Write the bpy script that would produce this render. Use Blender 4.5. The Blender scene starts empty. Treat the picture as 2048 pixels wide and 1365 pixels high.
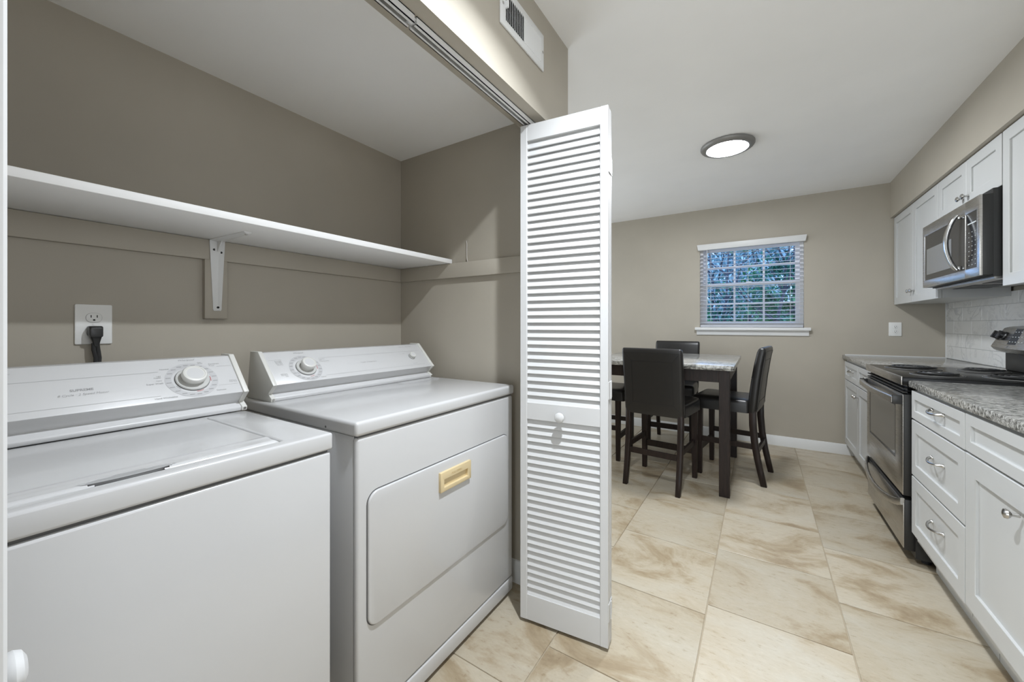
import bpy, bmesh, math, random
from mathutils import Vector, Matrix
random.seed(7)
SC = bpy.context.scene
COL = SC.collection
PI = math.pi

# ------------------------------------------------------------------ camera
cam_d = bpy.data.cameras.new('camera')
cam = bpy.data.objects.new('camera', cam_d)
COL.objects.link(cam)
SC.camera = cam
cam.location = (0, 0, 1.19)
cam.rotation_euler = (PI / 2, 0, math.atan(495.5 / 773.0))
cam_d.sensor_width = 36.0
cam_d.lens = 773.0 / 2048 * 36.0
cam_d.shift_y = -(682.5 - 650.5) / 2048
cam_d.clip_start = 0.02
# ------------------------------------------------------------------ world, exposure
SC.view_settings.view_transform = 'Standard'
SC.view_settings.look = 'None'
SC.view_settings.gamma = 1.0
SC.view_settings.use_curve_mapping = False
SC.view_settings.exposure = 0.14
W = bpy.data.worlds.new('sky')
SC.world = W
W.use_nodes = True
bg = W.node_tree.nodes['Background']
bg.inputs[0].default_value = (0.45, 0.64, 1.0, 1)
bg.inputs[1].default_value = 3.6
SC.cycles.max_bounces = 10
SC.cycles.diffuse_bounces = 6
SC.cycles.caustics_reflective = False
SC.cycles.caustics_refractive = False
# ------------------------------------------------------------------ added fill lights standing in for daylight


def area(name, loc, rot, sx, sy, power, color):
    d = bpy.data.lights.new(name, 'AREA')
    d.shape = 'RECTANGLE'
    d.size = sx
    d.size_y = sy
    d.energy = power
    d.color = color
    o = bpy.data.objects.new(name, d)
    COL.objects.link(o)
    o.location = loc
    o.rotation_euler = rot
    return o


area('back_fill_light', (0.28, -2.955, 1.12), (PI / 2, 0, 0), 1.75, 1.95, 50, (0.84, 0.92, 1.0))  # added fill behind the camera; the wall there is solid
area('dining_fill_light', (-2.57, 3.1, 1.35), (PI / 2, 0, -PI / 2), 2.2, 1.7, 28, (0.85, 0.925, 1.0))  # added fill from the dining side, no window modelled there
area('side_fill_light', (1.268, 0.1, 1.52), (PI / 2, 0, PI / 2), 1.5, 1.0, 9.5, (0.90, 0.94, 1.0))  # added fill beside the camera, in front of a made-up window
KEY_POWER = 26.0
LAMP_STRENGTH = 185.0

# ------------------------------------------------------------------ materials
MATS = {}


def pmat(name, col, rough=0.5, metal=0.0, spec=0.5, coat=0.0, emit=None, es=0.0):
    m = bpy.data.materials.new(name)
    m.use_nodes = True
    b = m.node_tree.nodes['Principled BSDF']
    b.inputs['Base Color'].default_value = (*col, 1)
    b.inputs['Roughness'].default_value = rough
    b.inputs['Metallic'].default_value = metal
    b.inputs['Specular IOR Level'].default_value = spec
    b.inputs['Coat Weight'].default_value = coat
    if emit:
        b.inputs['Emission Color'].default_value = (*emit, 1)
        b.inputs['Emission Strength'].default_value = es
    MATS[name] = m
    return m


def nt(m):
    return m.node_tree.nodes, m.node_tree.links, m.node_tree.nodes['Principled BSDF']


def node(m, t, **kw):
    n = m.node_tree.nodes.new(t)
    for k, v in kw.items():
        if hasattr(n, k):
            setattr(n, k, v)
        else:
            n.inputs[k.replace('_', ' ')].default_value = v
    return n


def ramp(m, stops):
    r = m.node_tree.nodes.new('ShaderNodeValToRGB')
    e = r.color_ramp.elements
    while len(e) > 1:
        e.remove(e[-1])
    e[0].position = stops[0][0]
    e[0].color = (*stops[0][1], 1)
    for p, c in stops[1:]:
        x = e.new(p)
        x.color = (*c, 1)
    return r


def coords(m, scale=(1, 1, 1), rnd=False, rot=(0, 0, 0)):
    n, l, b = nt(m)
    tc = n.new('ShaderNodeTexCoord')
    mp = n.new('ShaderNodeMapping')
    mp.inputs['Scale'].default_value = scale
    mp.inputs['Rotation'].default_value = rot
    src = tc.outputs['Object']
    if rnd:
        oi = n.new('ShaderNodeObjectInfo')
        mu = n.new('ShaderNodeVectorMath')
        mu.operation = 'MULTIPLY_ADD'
        cb = n.new('ShaderNodeCombineXYZ')
        for i in range(3):
            l.new(oi.outputs['Random'], cb.inputs[i])
        l.new(cb.outputs[0], mu.inputs[0])
        mu.inputs[1].default_value = (37, 53, 71)
        l.new(src, mu.inputs[2])
        src = mu.outputs[0]
    l.new(src, mp.inputs[0])
    return mp.outputs[0]


def noise(m, vec, scale, detail=4, rough=0.55, dist=0.0):
    n, l, b = nt(m)
    t = n.new('ShaderNodeTexNoise')
    t.inputs['Scale'].default_value = scale
    t.inputs['Detail'].default_value = detail
    t.inputs['Roughness'].default_value = rough
    t.inputs['Distortion'].default_value = dist
    l.new(vec, t.inputs['Vector'])
    return t.outputs['Fac']


def mix(m, fac, a, c, mode='MIX'):
    n, l, b = nt(m)
    x = n.new('ShaderNodeMix')
    x.data_type = 'RGBA'
    x.blend_type = mode
    for i, v in ((0, fac), (6, a), (7, c)):
        if isinstance(v, (int, float)):
            x.inputs[i].default_value = v
        elif isinstance(v, tuple):
            x.inputs[i].default_value = (*v, 1)
        else:
            l.new(v, x.inputs[i])
    return x.outputs[2]


def bump(m, h, strength=0.1, dist=0.002):
    n, l, b = nt(m)
    x = n.new('ShaderNodeBump')
    x.inputs['Strength'].default_value = strength
    x.inputs['Distance'].default_value = dist
    l.new(h, x.inputs['Height'])
    l.new(x.outputs[0], b.inputs['Normal'])


def paint(name, col, rough=0.6, bs=0.08, var=0.04, scale=260):
    m = pmat(name, col, rough, spec=0.35)
    n, l, b = nt(m)
    v = coords(m)
    f = noise(m, v, 2.3, 3)
    r = ramp(m, [(0.3, tuple(c * (1 - var) for c in col)), (0.7, tuple(c * (1 + var) for c in col))])
    l.new(f, r.inputs[0])
    l.new(r.outputs[0], b.inputs['Base Color'])
    bump(m, noise(m, v, scale, 3), bs, 0.001)
    return m


paint('taupe_paint', (0.415, 0.380, 0.318), 0.55)
paint('ceiling_paint', (0.90, 0.90, 0.895), 0.8, 0.12, 0.02, 180)
paint('trim_white', (0.72, 0.725, 0.72), 0.35, 0.03, 0.01)
paint('cabinet_white', (0.56, 0.568, 0.562), 0.35, 0.02, 0.01)
paint('door_white', (0.545, 0.547, 0.545), 0.4, 0.03, 0.01)
paint('shelf_white', (0.86, 0.86, 0.855), 0.5, 0.06, 0.02, 90)
paint('dry_wood', (0.21, 0.185, 0.15), 0.7, 0.4, 0.2, 60)
pmat('enamel', (0.515, 0.515, 0.515), 0.22, coat=0.3)
pmat('enamel_console', (0.57, 0.57, 0.57), 0.32)
pmat('cap_plastic', (0.62, 0.615, 0.58), 0.4)
pmat('knob_plastic', (0.63, 0.625, 0.595), 0.35)
pmat('skirt_plastic', (0.52, 0.52, 0.50), 0.35)
pmat('print_grey', (0.33, 0.33, 0.33), 0.5)
pmat('print_light', (0.40, 0.40, 0.40), 0.5)
pmat('print_ring', (0.50, 0.50, 0.505), 0.4)
pmat('print_red', (0.45, 0.10, 0.10), 0.5)
pmat('seam_grey', (0.10, 0.10, 0.10), 0.7)
pmat('well_grey', (0.24, 0.24, 0.24), 0.5)
pmat('scoop_shade', (0.34, 0.34, 0.34), 0.55)
pmat('dark_hole', (0.015, 0.014, 0.013), 0.8)
pmat('almond', (0.60, 0.485, 0.285), 0.4)
pmat('almond_print', (0.50, 0.36, 0.16), 0.5)
pmat('outlet_white', (0.80, 0.80, 0.78), 0.3)
pmat('black_plastic', (0.018, 0.018, 0.018), 0.35)
pmat('rubber', (0.02, 0.02, 0.02), 0.6)
pmat('track_metal', (0.66, 0.67, 0.68), 0.35, 0.25)
pmat('nickel', (0.55, 0.54, 0.52), 0.25, 1.0)
pmat('black_enamel', (0.007, 0.007, 0.0075), 0.2, spec=0.16)
pmat('black_matte', (0.018, 0.018, 0.017), 0.45)
pmat('oven_glass', (0.055, 0.052, 0.048), 0.10, coat=0.4)
pmat('dark_glass', (0.02, 0.02, 0.021), 0.10, spec=0.4)
pmat('micro_screen', (0.17, 0.17, 0.165), 0.22)
pmat('coil', (0.05, 0.05, 0.05), 0.4, 0.5)
pmat('chrome', (0.62, 0.62, 0.62), 0.14, 1.0)
pmat('key_print', (0.55, 0.58, 0.58), 0.5)
pmat('lamp_rim', (0.25, 0.245, 0.235), 0.45, 0.4)
pmat('lamp_glow', (1, 1, 1), 0.5, emit=(0.91, 0.95, 1.0), es=LAMP_STRENGTH)
pmat('grout', (0.40, 0.34, 0.25), 0.9)
pmat('vinyl', (0.82, 0.82, 0.84), 0.35)
pmat('blind', (0.50, 0.52, 0.57), 0.5)
pmat('cord_white', (0.62, 0.63, 0.66), 0.6)
pmat('bark', (0.07, 0.06, 0.065), 0.9)
pmat('stitch', (0.006, 0.006, 0.006), 0.6)
pmat('mortar_grey', (0.52, 0.53, 0.53), 0.8)
pmat('wire', (0.55, 0.52, 0.48), 0.6)


def m_floor():
    m = pmat('travertine', (0.6, 0.5, 0.36), 0.33, spec=0.45)
    n, l, b = nt(m)
    v = coords(m, (1.0, 1.7, 1), True)
    big = noise(m, v, 2.3, 9, 0.66, 0.7)
    r = ramp(m, [(0.28, (0.32, 0.235, 0.145)), (0.40, (0.47, 0.375, 0.25)), (0.49, (0.60, 0.52, 0.395)), (0.70, (0.645, 0.59, 0.485))])
    l.new(big, r.inputs[0])
    v2 = coords(m, (1.0, 2.4, 1), True)
    fine = noise(m, v2, 26, 8, 0.72, 0.4)
    r2 = ramp(m, [(0.30, (0.58, 0.48, 0.37)), (0.42, (0.96, 0.95, 0.93)), (0.55, (1, 1, 1)), (0.70, (1.12, 1.12, 1.12))])
    l.new(fine, r2.inputs[0])
    c = mix(m, 0.75, r.outputs[0], r2.outputs[0], 'MULTIPLY')
    oi = n.new('ShaderNodeObjectInfo')
    r3 = ramp(m, [(0.0, (0.67, 0.67, 0.665)), (0.5, (0.75, 0.752, 0.745)), (1.0, (0.81, 0.82, 0.835))])
    l.new(oi.outputs['Random'], r3.inputs[0])
    c = mix(m, 1.0, c, r3.outputs[0], 'MULTIPLY')
    l.new(c, b.inputs['Base Color'])
    bump(m, fine, 0.18, 0.002)


def m_granite():
    for nm, sc in (('granite', 1.0), ('table_stone', 0.8)):
        m = pmat(nm, (0.5, 0.5, 0.48), 0.14)
        n, l, b = nt(m)
        v = coords(m, (1.3, 5.5, 5.5) if nm == 'granite' else (0.9, 5.0, 4))
        f = noise(m, v, 17 * sc, 8, 0.72, 0.5)
        r = ramp(m, [(0.33, (0.045, 0.044, 0.04)), (0.43, (0.20, 0.198, 0.185)), (0.50, (0.40, 0.398, 0.375)), (0.62, (0.58, 0.58, 0.555))])
        l.new(f, r.inputs[0])
        v2 = coords(m)
        g = noise(m, v2, 70, 5, 0.75)
        r2 = ramp(m, [(0.40, (0.20, 0.195, 0.19)), (0.47, (0.75, 0.74, 0.73)), (0.56, (1.1, 1.1, 1.1))])
        l.new(g, r2.inputs[0])
        c = mix(m, 0.85, r.outputs[0], r2.outputs[0], 'MULTIPLY')
        l.new(c, b.inputs['Base Color'])


def m_marble():
    m = pmat('marble_tile', (0.75, 0.76, 0.76), 0.14, coat=0.2)
    n, l, b = nt(m)
    v = coords(m, (1, 1, 1), True)
    f = noise(m, v, 4.5, 6, 0.6, 1.6)
    r = ramp(m, [(0.44, (0.78, 0.785, 0.78)), (0.49, (0.58, 0.59, 0.60)), (0.53, (0.78, 0.785, 0.78))])
    l.new(f, r.inputs[0])
    f2 = noise(m, v, 3.0, 3)
    r2 = ramp(m, [(0.42, (0, 0, 0)), (0.6, (1, 1, 1))])
    l.new(f2, r2.inputs[0])
    c = mix(m, r2.outputs[0], (0.77, 0.775, 0.77), r.outputs[0])
    l.new(c, b.inputs['Base Color'])


def m_leather():
    m = pmat('leather', (0.013, 0.012, 0.0115), 0.34, spec=0.5)
    n, l, b = nt(m)
    v = coords(m)
    f = noise(m, v, 14, 5, 0.6, 0.4)
    g = noise(m, v, 320, 2)
    bump(m, mix(m, 0.3, f, g), 0.12, 0.004)


def m_wood():
    m = pmat('espresso', (0.02, 0.012, 0.009), 0.42, spec=0.3)
    n, l, b = nt(m)
    v = coords(m, (14, 14, 1.2))
    f = noise(m, v, 6, 6, 0.6, 0.8)
    r = ramp(m, [(0.3, (0.010, 0.0065, 0.0055)), (0.7, (0.026, 0.0155, 0.012))])
    l.new(f, r.inputs[0])
    l.new(r.outputs[0], b.inputs['Base Color'])


def m_steel():
    m = pmat('stainless', (0.52, 0.50, 0.47), 0.3, 1.0)
    n, l, b = nt(m)
    v = coords(m, (1, 2, 260))
    f = noise(m, v, 3, 3)
    r = ramp(m, [(0.3, (0.24, 0.24, 0.24)), (0.7, (0.36, 0.36, 0.36))])
    l.new(f, r.inputs[0])
    l.new(r.outputs[0], b.inputs['Roughness'])


def m_glass():
    m = bpy.data.materials.new('pane_glass')
    m.use_nodes = True
    n, l = m.node_tree.nodes, m.node_tree.links
    n.remove(n['Principled BSDF'])
    tr = n.new('ShaderNodeBsdfTransparent')
    tr.inputs[0].default_value = (0.82, 0.91, 1.0, 1)
    gl = n.new('ShaderNodeBsdfGlossy')
    gl.inputs['Roughness'].default_value = 0.02
    fr = n.new('ShaderNodeFresnel')
    fr.inputs['IOR'].default_value = 1.14
    mx = n.new('ShaderNodeMixShader')
    l.new(fr.outputs[0], mx.inputs[0])
    l.new(tr.outputs[0], mx.inputs[1])
    l.new(gl.outputs[0], mx.inputs[2])
    l.new(mx.outputs[0], n['Material Output'].inputs[0])
    MATS['pane_glass'] = m
    m = bpy.data.materials.new('bug_screen')
    m.use_nodes = True
    n, l = m.node_tree.nodes, m.node_tree.links
    n.remove(n['Principled BSDF'])
    tr = n.new('ShaderNodeBsdfTransparent')
    df = n.new('ShaderNodeBsdfDiffuse')
    df.inputs[0].default_value = (0.45, 0.5, 0.6, 1)
    mx = n.new('ShaderNodeMixShader')
    mx.inputs[0].default_value = 0.42
    l.new(tr.outputs[0], mx.inputs[1])
    l.new(df.outputs[0], mx.inputs[2])
    l.new(mx.outputs[0], n['Material Output'].inputs[0])
    MATS['bug_screen'] = m


def m_leaf(name, c1, c2):
    m = pmat(name, c1, 0.95, spec=0.0)
    n, l, b = nt(m)
    v = coords(m)
    f = noise(m, v, 3.0, 4)
    r = ramp(m, [(0.35, c1), (0.65, c2)])
    l.new(f, r.inputs[0])
    l.new(r.outputs[0], b.inputs['Base Color'])


m_floor(); m_granite(); m_marble(); m_leather(); m_wood(); m_steel(); m_glass()
m_leaf('leaf_haze_blue', (0.20, 0.30, 0.31), (0.50, 0.58, 0.58))  # pale blue tint for distance haze, mixed into the leaf colour
m_leaf('leaf_green', (0.05, 0.17, 0.07), (0.16, 0.33, 0.15))
m_leaf('leaf_dark', (0.02, 0.08, 0.05), (0.07, 0.17, 0.11))
m_leaf('lawn', (0.05, 0.13, 0.07), (0.17, 0.19, 0.19))

# ------------------------------------------------------------------ mesh helpers
ORG = {}


class MB:
    def __init__(self):
        self.bm = bmesh.new()

    def box(self, x0, x1, y0, y1, z0, z1, bev=0, seg=2):
        r = bmesh.ops.create_cube(self.bm, size=1)
        vs = r['verts']
        for v in vs:
            v.co = Vector(((x0 + x1) / 2 + v.co.x * (x1 - x0), (y0 + y1) / 2 + v.co.y * (y1 - y0), (z0 + z1) / 2 + v.co.z * (z1 - z0)))
        if bev:
            es = list({e for v in vs for e in v.link_edges})
            bmesh.ops.bevel(self.bm, geom=es, offset=bev, segments=seg, profile=0.5, affect='EDGES')
        return self

    def loft(self, rings, cap=True, closed=True):
        b = self.bm
        vr = [[b.verts.new(p) for p in r] for r in rings]
        for a, c in zip(vr, vr[1:]):
            n = len(a)
            for i in range(n if closed else n - 1):
                j = (i + 1) % n
                b.faces.new((a[i], a[j], c[j], c[i]))
        if cap:
            b.faces.new(vr[0])
            b.faces.new(list(reversed(vr[-1])))
        return self

    def prism(self, poly, axis, a, c):
        def P(u, v, w):
            return {'X': (w, u, v), 'Y': (u, w, v), 'Z': (u, v, w)}[axis]
        return self.loft([[P(u, v, a) for u, v in poly], [P(u, v, c) for u, v in poly]])

    def cyl(self, p0, p1, r0, r1=None, n=20):
        r1 = r0 if r1 is None else r1
        return self.lathe([(r0, 0), (r1, (Vector(p1) - Vector(p0)).length)], p0, Vector(p1) - Vector(p0), n)

    def lathe(self, prof, base, axis, n=24, cap=True):
        ax = Vector(axis).normalized()
        u = ax.orthogonal().normalized()
        w = ax.cross(u)
        base = Vector(base)
        rings = []
        for r, h in prof:
            rings.append([base + ax * h + (u * math.cos(2 * PI * i / n) + w * math.sin(2 * PI * i / n)) * max(r, 1e-5) for i in range(n)])
        return self.loft(rings, cap)

    def tube(self, pts, r, n=8, flat=None):
        pts = [Vector(p) for p in pts]
        rings = []
        up = None
        for i, p in enumerate(pts):
            t = (pts[min(i + 1, len(pts) - 1)] - pts[max(i - 1, 0)]).normalized()
            if up is None:
                up = t.orthogonal().normalized()
            u = (up - t * up.dot(t)).normalized()
            up = u
            w = t.cross(u)
            rr = r[i] if isinstance(r, (list, tuple)) else r
            rings.append([p + (u * math.cos(2 * PI * k / n) + w * math.sin(2 * PI * k / n)) * rr for k in range(n)])
        return self.loft(rings)

    def ring(self, axis, a, c, o, i):
        """rectangular frame: o, i = (u0,u1,v0,v1), extruded a..c along axis"""
        def P(u, v, w):
            return {'X': (w, u, v), 'Y': (u, w, v), 'Z': (u, v, w)}[axis]
        b = self.bm
        def q(r, w):
            return [b.verts.new(P(u, v, w)) for u, v in ((r[0], r[2]), (r[1], r[2]), (r[1], r[3]), (r[0], r[3]))]
        oa, ia, oc, ic = q(o, a), q(i, a), q(o, c), q(i, c)
        for k in range(4):
            j = (k + 1) % 4
            for f in ((oa[k], oa[j], ia[j], ia[k]), (oc[k], ic[k], ic[j], oc[j]), (oa[k], oc[k], oc[j], oa[j]), (ia[k], ia[j], ic[j], ic[k])):
                b.faces.new(f)
        return self

    def build(self, name, mat, parent=None, bev=0, seg=2, smooth=35, loc=None, sub=0):
        bm = self.bm
        bmesh.ops.recalc_face_normals(bm, faces=bm.faces)
        if bev:
            es = [e for e in bm.edges if len(e.link_faces) == 2 and e.calc_face_angle(0) > math.radians(25)]
            bmesh.ops.bevel(bm, geom=es, offset=bev, segments=seg, profile=0.5, affect='EDGES', clamp_overlap=True)
        og = Vector((0, 0, 0))
        if parent is not None:
            og = ORG.get(parent.name, Vector((0, 0, 0)))
        elif loc is not None:
            og = Vector(loc)
        if og.length > 0:
            bmesh.ops.translate(bm, verts=bm.verts, vec=-og)
        me = bpy.data.meshes.new(name)
        bm.to_mesh(me)
        bm.free()
        if smooth:
            for p in me.polygons:
                p.use_smooth = True
            me.set_sharp_from_angle(angle=math.radians(smooth))
        o = bpy.data.objects.new(name, me)
        COL.objects.link(o)
        if mat:
            me.materials.append(MATS[mat])
        if parent is not None:
            o.parent = parent
        elif loc is not None:
            o.location = loc
        ORG[o.name] = og.copy()
        return o


def tag(o, label=None, cat=None, group=None, kind=None):
    if label: o['label'] = label
    if cat: o['category'] = cat
    if group: o['group'] = group
    if kind: o['kind'] = kind
    return o


def thing(name, label, cat, loc=(0, 0, 0), group=None):
    o = bpy.data.objects.new(name, None)
    o.empty_display_size = 0.1
    COL.objects.link(o)
    o.location = loc
    ORG[o.name] = Vector(loc)
    return tag(o, label, cat, group)


def struct(name, label, loc=(0, 0, 0)):
    o = bpy.data.objects.new(name, None)
    o.empty_display_size = 0.1
    COL.objects.link(o)
    o.location = loc
    ORG[o.name] = Vector(loc)
    return tag(o, label, None, None, 'structure')


def S(mb, name, mat, label, bev=0, smooth=35):
    return tag(mb.build(name, mat, bev=bev, smooth=smooth), label, None, None, 'structure')


def dup(o, parent=None):
    c = o.copy()
    COL.objects.link(c)
    c.parent = parent
    for ch in list(o.children):
        dup(ch, c)
    return c


def rr(u0, u1, v0, v1, r, n=5):
    pts = []
    for cu, cv, a0 in ((u1 - r, v1 - r, 0), (u0 + r, v1 - r, PI / 2), (u0 + r, v0 + r, PI), (u1 - r, v0 + r, 1.5 * PI)):
        for i in range(n + 1):
            a = a0 + PI / 2 * i / n
            pts.append((cu + r * math.cos(a), cv + r * math.sin(a)))
    return pts


def text(name, body, size, mat, parent, pos, udir, vdir, shear=0.0, lift=0.0006, align='LEFT', stretch=1.0, thick=0.0):
    cu = bpy.data.curves.new('txt', 'FONT')
    cu.body = body
    cu.size = size
    cu.shear = shear
    cu.align_x = align
    cu.resolution_u = 3
    cu.offset = thick
    t = bpy.data.objects.new('txt', cu)
    me = bpy.data.meshes.new_from_object(t)
    bpy.data.objects.remove(t)
    bpy.data.curves.remove(cu)
    u = Vector(udir).normalized()
    v = Vector(vdir).normalized()
    n = u.cross(v)
    og = ORG.get(parent.name, Vector((0, 0, 0)))
    for vt in me.vertices:
        vt.co = Vector(pos) + u * vt.co.x * stretch + v * vt.co.y + n * lift - og
    me.name = name
    me.materials.clear()
    me.materials.append(MATS[mat])
    o = bpy.data.objects.new(name, me)
    COL.objects.link(o)
    o.parent = parent
    ORG[o.name] = og
    return o


# ================================================================== THE SETTING
XR, YF, ZC = 1.31, 4.64, 2.438          # right wall, far wall, ceiling
XH = -0.73                              # closet front
# floor with individual travertine tiles
fl = S(MB().box(-2.7, 1.41, -3.1, 4.76, -0.06, -0.004), 'floor', 'grout', 'cream travertine tile floor with thin brown grout joints')
TW, TH, G = 0.472, 0.4875, 0.0045
phases = {-5: 0.12, -4: 0.30, -3: 0.07, -2: 0.21, -1: 0.09, 0: 1.278, 1: 1.3485, 2: 2.152, 3: 0.33}
tile_cache = {}
x_base = -0.659
for ci in range(-5, 5):
    xa = x_base + ci * TW
    xb = xa + TW
    ph = phases.get(ci, 0.2)
    k0 = math.floor((-3.0 - ph) / TH)
    for k in range(k0, k0 + 18):
        ya, yb = ph + k * TH, ph + (k + 1) * TH
        x0, x1 = max(xa, -2.6), min(xb, XR)
        y0, y1 = max(ya, -3.0), min(yb, YF)
        if x1 - x0 < 0.02 or y1 - y0 < 0.02:
            continue
        if x1 < -1.73 and y1 < 1.6:
            continue
        if x1 < -0.85 and y1 < -0.1:
            continue
        key = (round(x1 - x0, 4), round(y1 - y0, 4))
        cx, cy = (x0 + x1) / 2, (y0 + y1) / 2
        if key not in tile_cache:
            w, hh = key
            o = MB().box(-w / 2 + G / 2, w / 2 - G / 2, -hh / 2 + G / 2, hh / 2 - G / 2, -0.015, 0.0, 0.0012, 1).build('floor_tile', 'travertine', fl)
            tile_cache[key] = o
            o.location = (cx, cy, 0)
        else:
            o = tile_cache[key].copy()
            COL.objects.link(o)
            o.parent = fl
            o.location = (cx, cy, 0)

# ceilings
S(MB().box(-2.7, 1.41, -3.1, 4.76, ZC, ZC + 0.08), 'ceiling', 'ceiling_paint', 'flat white kitchen ceiling')
S(MB().box(-1.73, -0.85, -0.14, 1.52, 2.128, 2.16), 'ceiling_closet', 'ceiling_paint', 'lower white ceiling inside the laundry closet')
# far wall with window opening
WX0, WX1, WZ0, WZ1 = -0.548, 0.358, 1.165, 2.04
S(MB().ring('Y', YF, YF + 0.12, (-2.7, 1.41, -0.06, ZC), (WX0, WX1, WZ0, WZ1)), 'wall_far', 'taupe_paint', 'taupe wall with the window at the end of the dining area', smooth=0)
wr = S(MB().box(XR, XR + 0.1, -3.1, YF, -0.06, ZC), 'wall_right', 'taupe_paint', 'wall behind the range and the counters with white marble tile')
S(MB().box(-2.7, -2.6, 1.52, YF, -0.06, ZC), 'wall_left', 'taupe_paint', 'taupe side wall of the dining area hidden by the louvred door')
S(MB().box(-0.85, XR, -3.1, -3.0, -0.06, ZC), 'wall_back', 'taupe_paint', 'taupe wall with the added window frame behind the viewer')
S(MB().box(-1.83, -1.73, -0.24, 1.52, -0.06, ZC), 'wall_closet_back', 'taupe_paint', 'taupe back wall of the laundry closet')
S(MB().box(-2.7, XH, 1.52, 1.607, -0.06, ZC), 'wall_closet_side', 'taupe_paint', 'taupe end wall of the laundry closet beside the dryer')
S(MB().box(-1.73, -0.85, -0.24, -0.14, -0.06, ZC), 'wall_closet_left', 'taupe_paint', 'taupe near end wall of the laundry closet')
S(MB().box(-0.85, XH, -3.0, -0.14, -0.06, ZC), 'wall_hall', 'taupe_paint', 'taupe wall running on from the laundry closet')
S(MB().box(-0.85, XH, -0.14, 1.52, 2.02, ZC), 'wall_header', 'taupe_paint', 'taupe header wall above the laundry closet opening')
S(MB().box(0.962, XR, 1.2, YF, 2.126, ZC), 'wall_soffit', 'taupe_paint', 'taupe soffit above the upper kitchen cabinets')
# made-up window frame on solid wall, put behind the back fill light
pf = struct('added_window_back', 'added white window frame on the solid wall behind the viewer')
MB().ring('Y', -3.0, -2.965, (-0.6, 1.16, 0.12, 2.12), (-0.55, 1.11, 0.17, 2.07)).build('frame', 'vinyl', pf)
MB().box(0.26, 0.30, -3.0, -2.97, 0.17, 2.07).build('mullion', 'vinyl', pf)
MB().box(-0.55, 1.11, -2.998, -2.992, 0.17, 2.07).build('shade', 'vinyl', pf)


sf = struct('added_window_side', 'added white window frame on the solid counter wall beside the viewer')  # made-up window, put in to go with the side fill
MB().ring('X', XR - 0.035, XR, (-0.66, 0.86, 1.01, 2.03), (-0.62, 0.82, 1.05, 1.99)).build('frame', 'vinyl', sf)
MB().box(XR - 0.03, XR, 0.08, 0.12, 1.05, 1.99).build('mullion', 'vinyl', sf)
MB().box(XR - 0.008, XR - 0.002, -0.62, 0.82, 1.05, 1.99).build('shade', 'vinyl', sf)


# baseboards
def baseboard(name, label, axis, a, b, w, sgn):
    prof = [(0, 0), (0.014 * sgn, 0), (0.014 * sgn, 0.075), (0.008 * sgn, 0.092), (0, 0.095)]
    return S(MB().prism([(w + u, v) for u, v in prof], axis, a, b), name, 'trim_white', label)


bb = MB().loft([[(x, YF + u, v) for u, v in ((0, 0), (-0.014, 0), (-0.014, 0.075), (-0.008, 0.092), (0, 0.095))] for x in (-2.6, 0.72)])
S(bb, 'baseboard_far', 'trim_white', 'white baseboard along the window wall')
bb = MB().loft([[(x, 1.52 + u, v) for u, v in ((0, 0), (-0.012, 0), (-0.012, 0.085), (-0.006, 0.10), (0, 0.102))] for x in (-1.73, -0.74)])
S(bb, 'baseboard_closet', 'trim_white', 'white baseboard at the foot of the closet end wall')

# painted cleats under the shelf
S(MB().box(-1.73, -1.711, -0.14, 1.52, 1.432, 1.506), 'trim_1', 'taupe_paint', 'taupe painted cleat under the shelf along the closet back wall', bev=0.0015)
S(MB().box(-1.711, -0.86, 1.501, 1.52, 1.432, 1.506), 'trim_2', 'taupe_paint', 'taupe painted cleat across the closet end wall', bev=0.0015)
t3 = S(MB().box(-1.73, -1.709, 0.584, 0.655, 1.214, 1.432), 'trim_3', 'taupe_paint', 'short taupe wood block behind the shelf bracket', bev=0.0015)
MB().box(-1.7295, -1.7085, 0.5845, 0.6545, 1.2125, 1.214).build('sawn_end', 'dry_wood', t3)

wf = bpy.data.objects['wall_far']
MB().box(0.66, XR, YF - 0.005, YF, 0.9155, 0.922).build('caulk', 'trim_white', wf)
# backsplash tiles on the right wall
MB().box(XR - 0.006, XR, 1.0, YF, 0.914, 1.40).build('mortar', 'mortar_grey', wr)
tc2 = {}
rowh, tw = 0.1016, 0.3048
for r in range(5):
    z0 = 0.916 + r * rowh
    z1 = min(z0 + rowh, 1.40)
    off = (0.0 if r % 2 else tw / 2)
    y = YF - 0.004
    first = True
    while y > 1.3:
        w = (tw - off) if (first and off) else tw
        first = False
        key = (round(w, 3), round(z1 - z0, 3))
        if key not in tc2:
            o = MB().box(XR - 0.0105, XR - 0.005, -w / 2 + 0.0012, w / 2 - 0.0012, 0.0012, key[1] - 0.0012, 0.0012, 1).build('wall_tile', 'marble_tile', wr)
            tc2[key] = o
        else:
            o = tc2[key].copy()
            COL.objects.link(o)
            o.parent = wr
        o.location = (0, y - w / 2, z0)
        y -= w
MB().box(XR - 0.014, XR - 0.006, YF - 0.006, YF, 0.914, 1.372).build('caulk', 'trim_white', wr)

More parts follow.
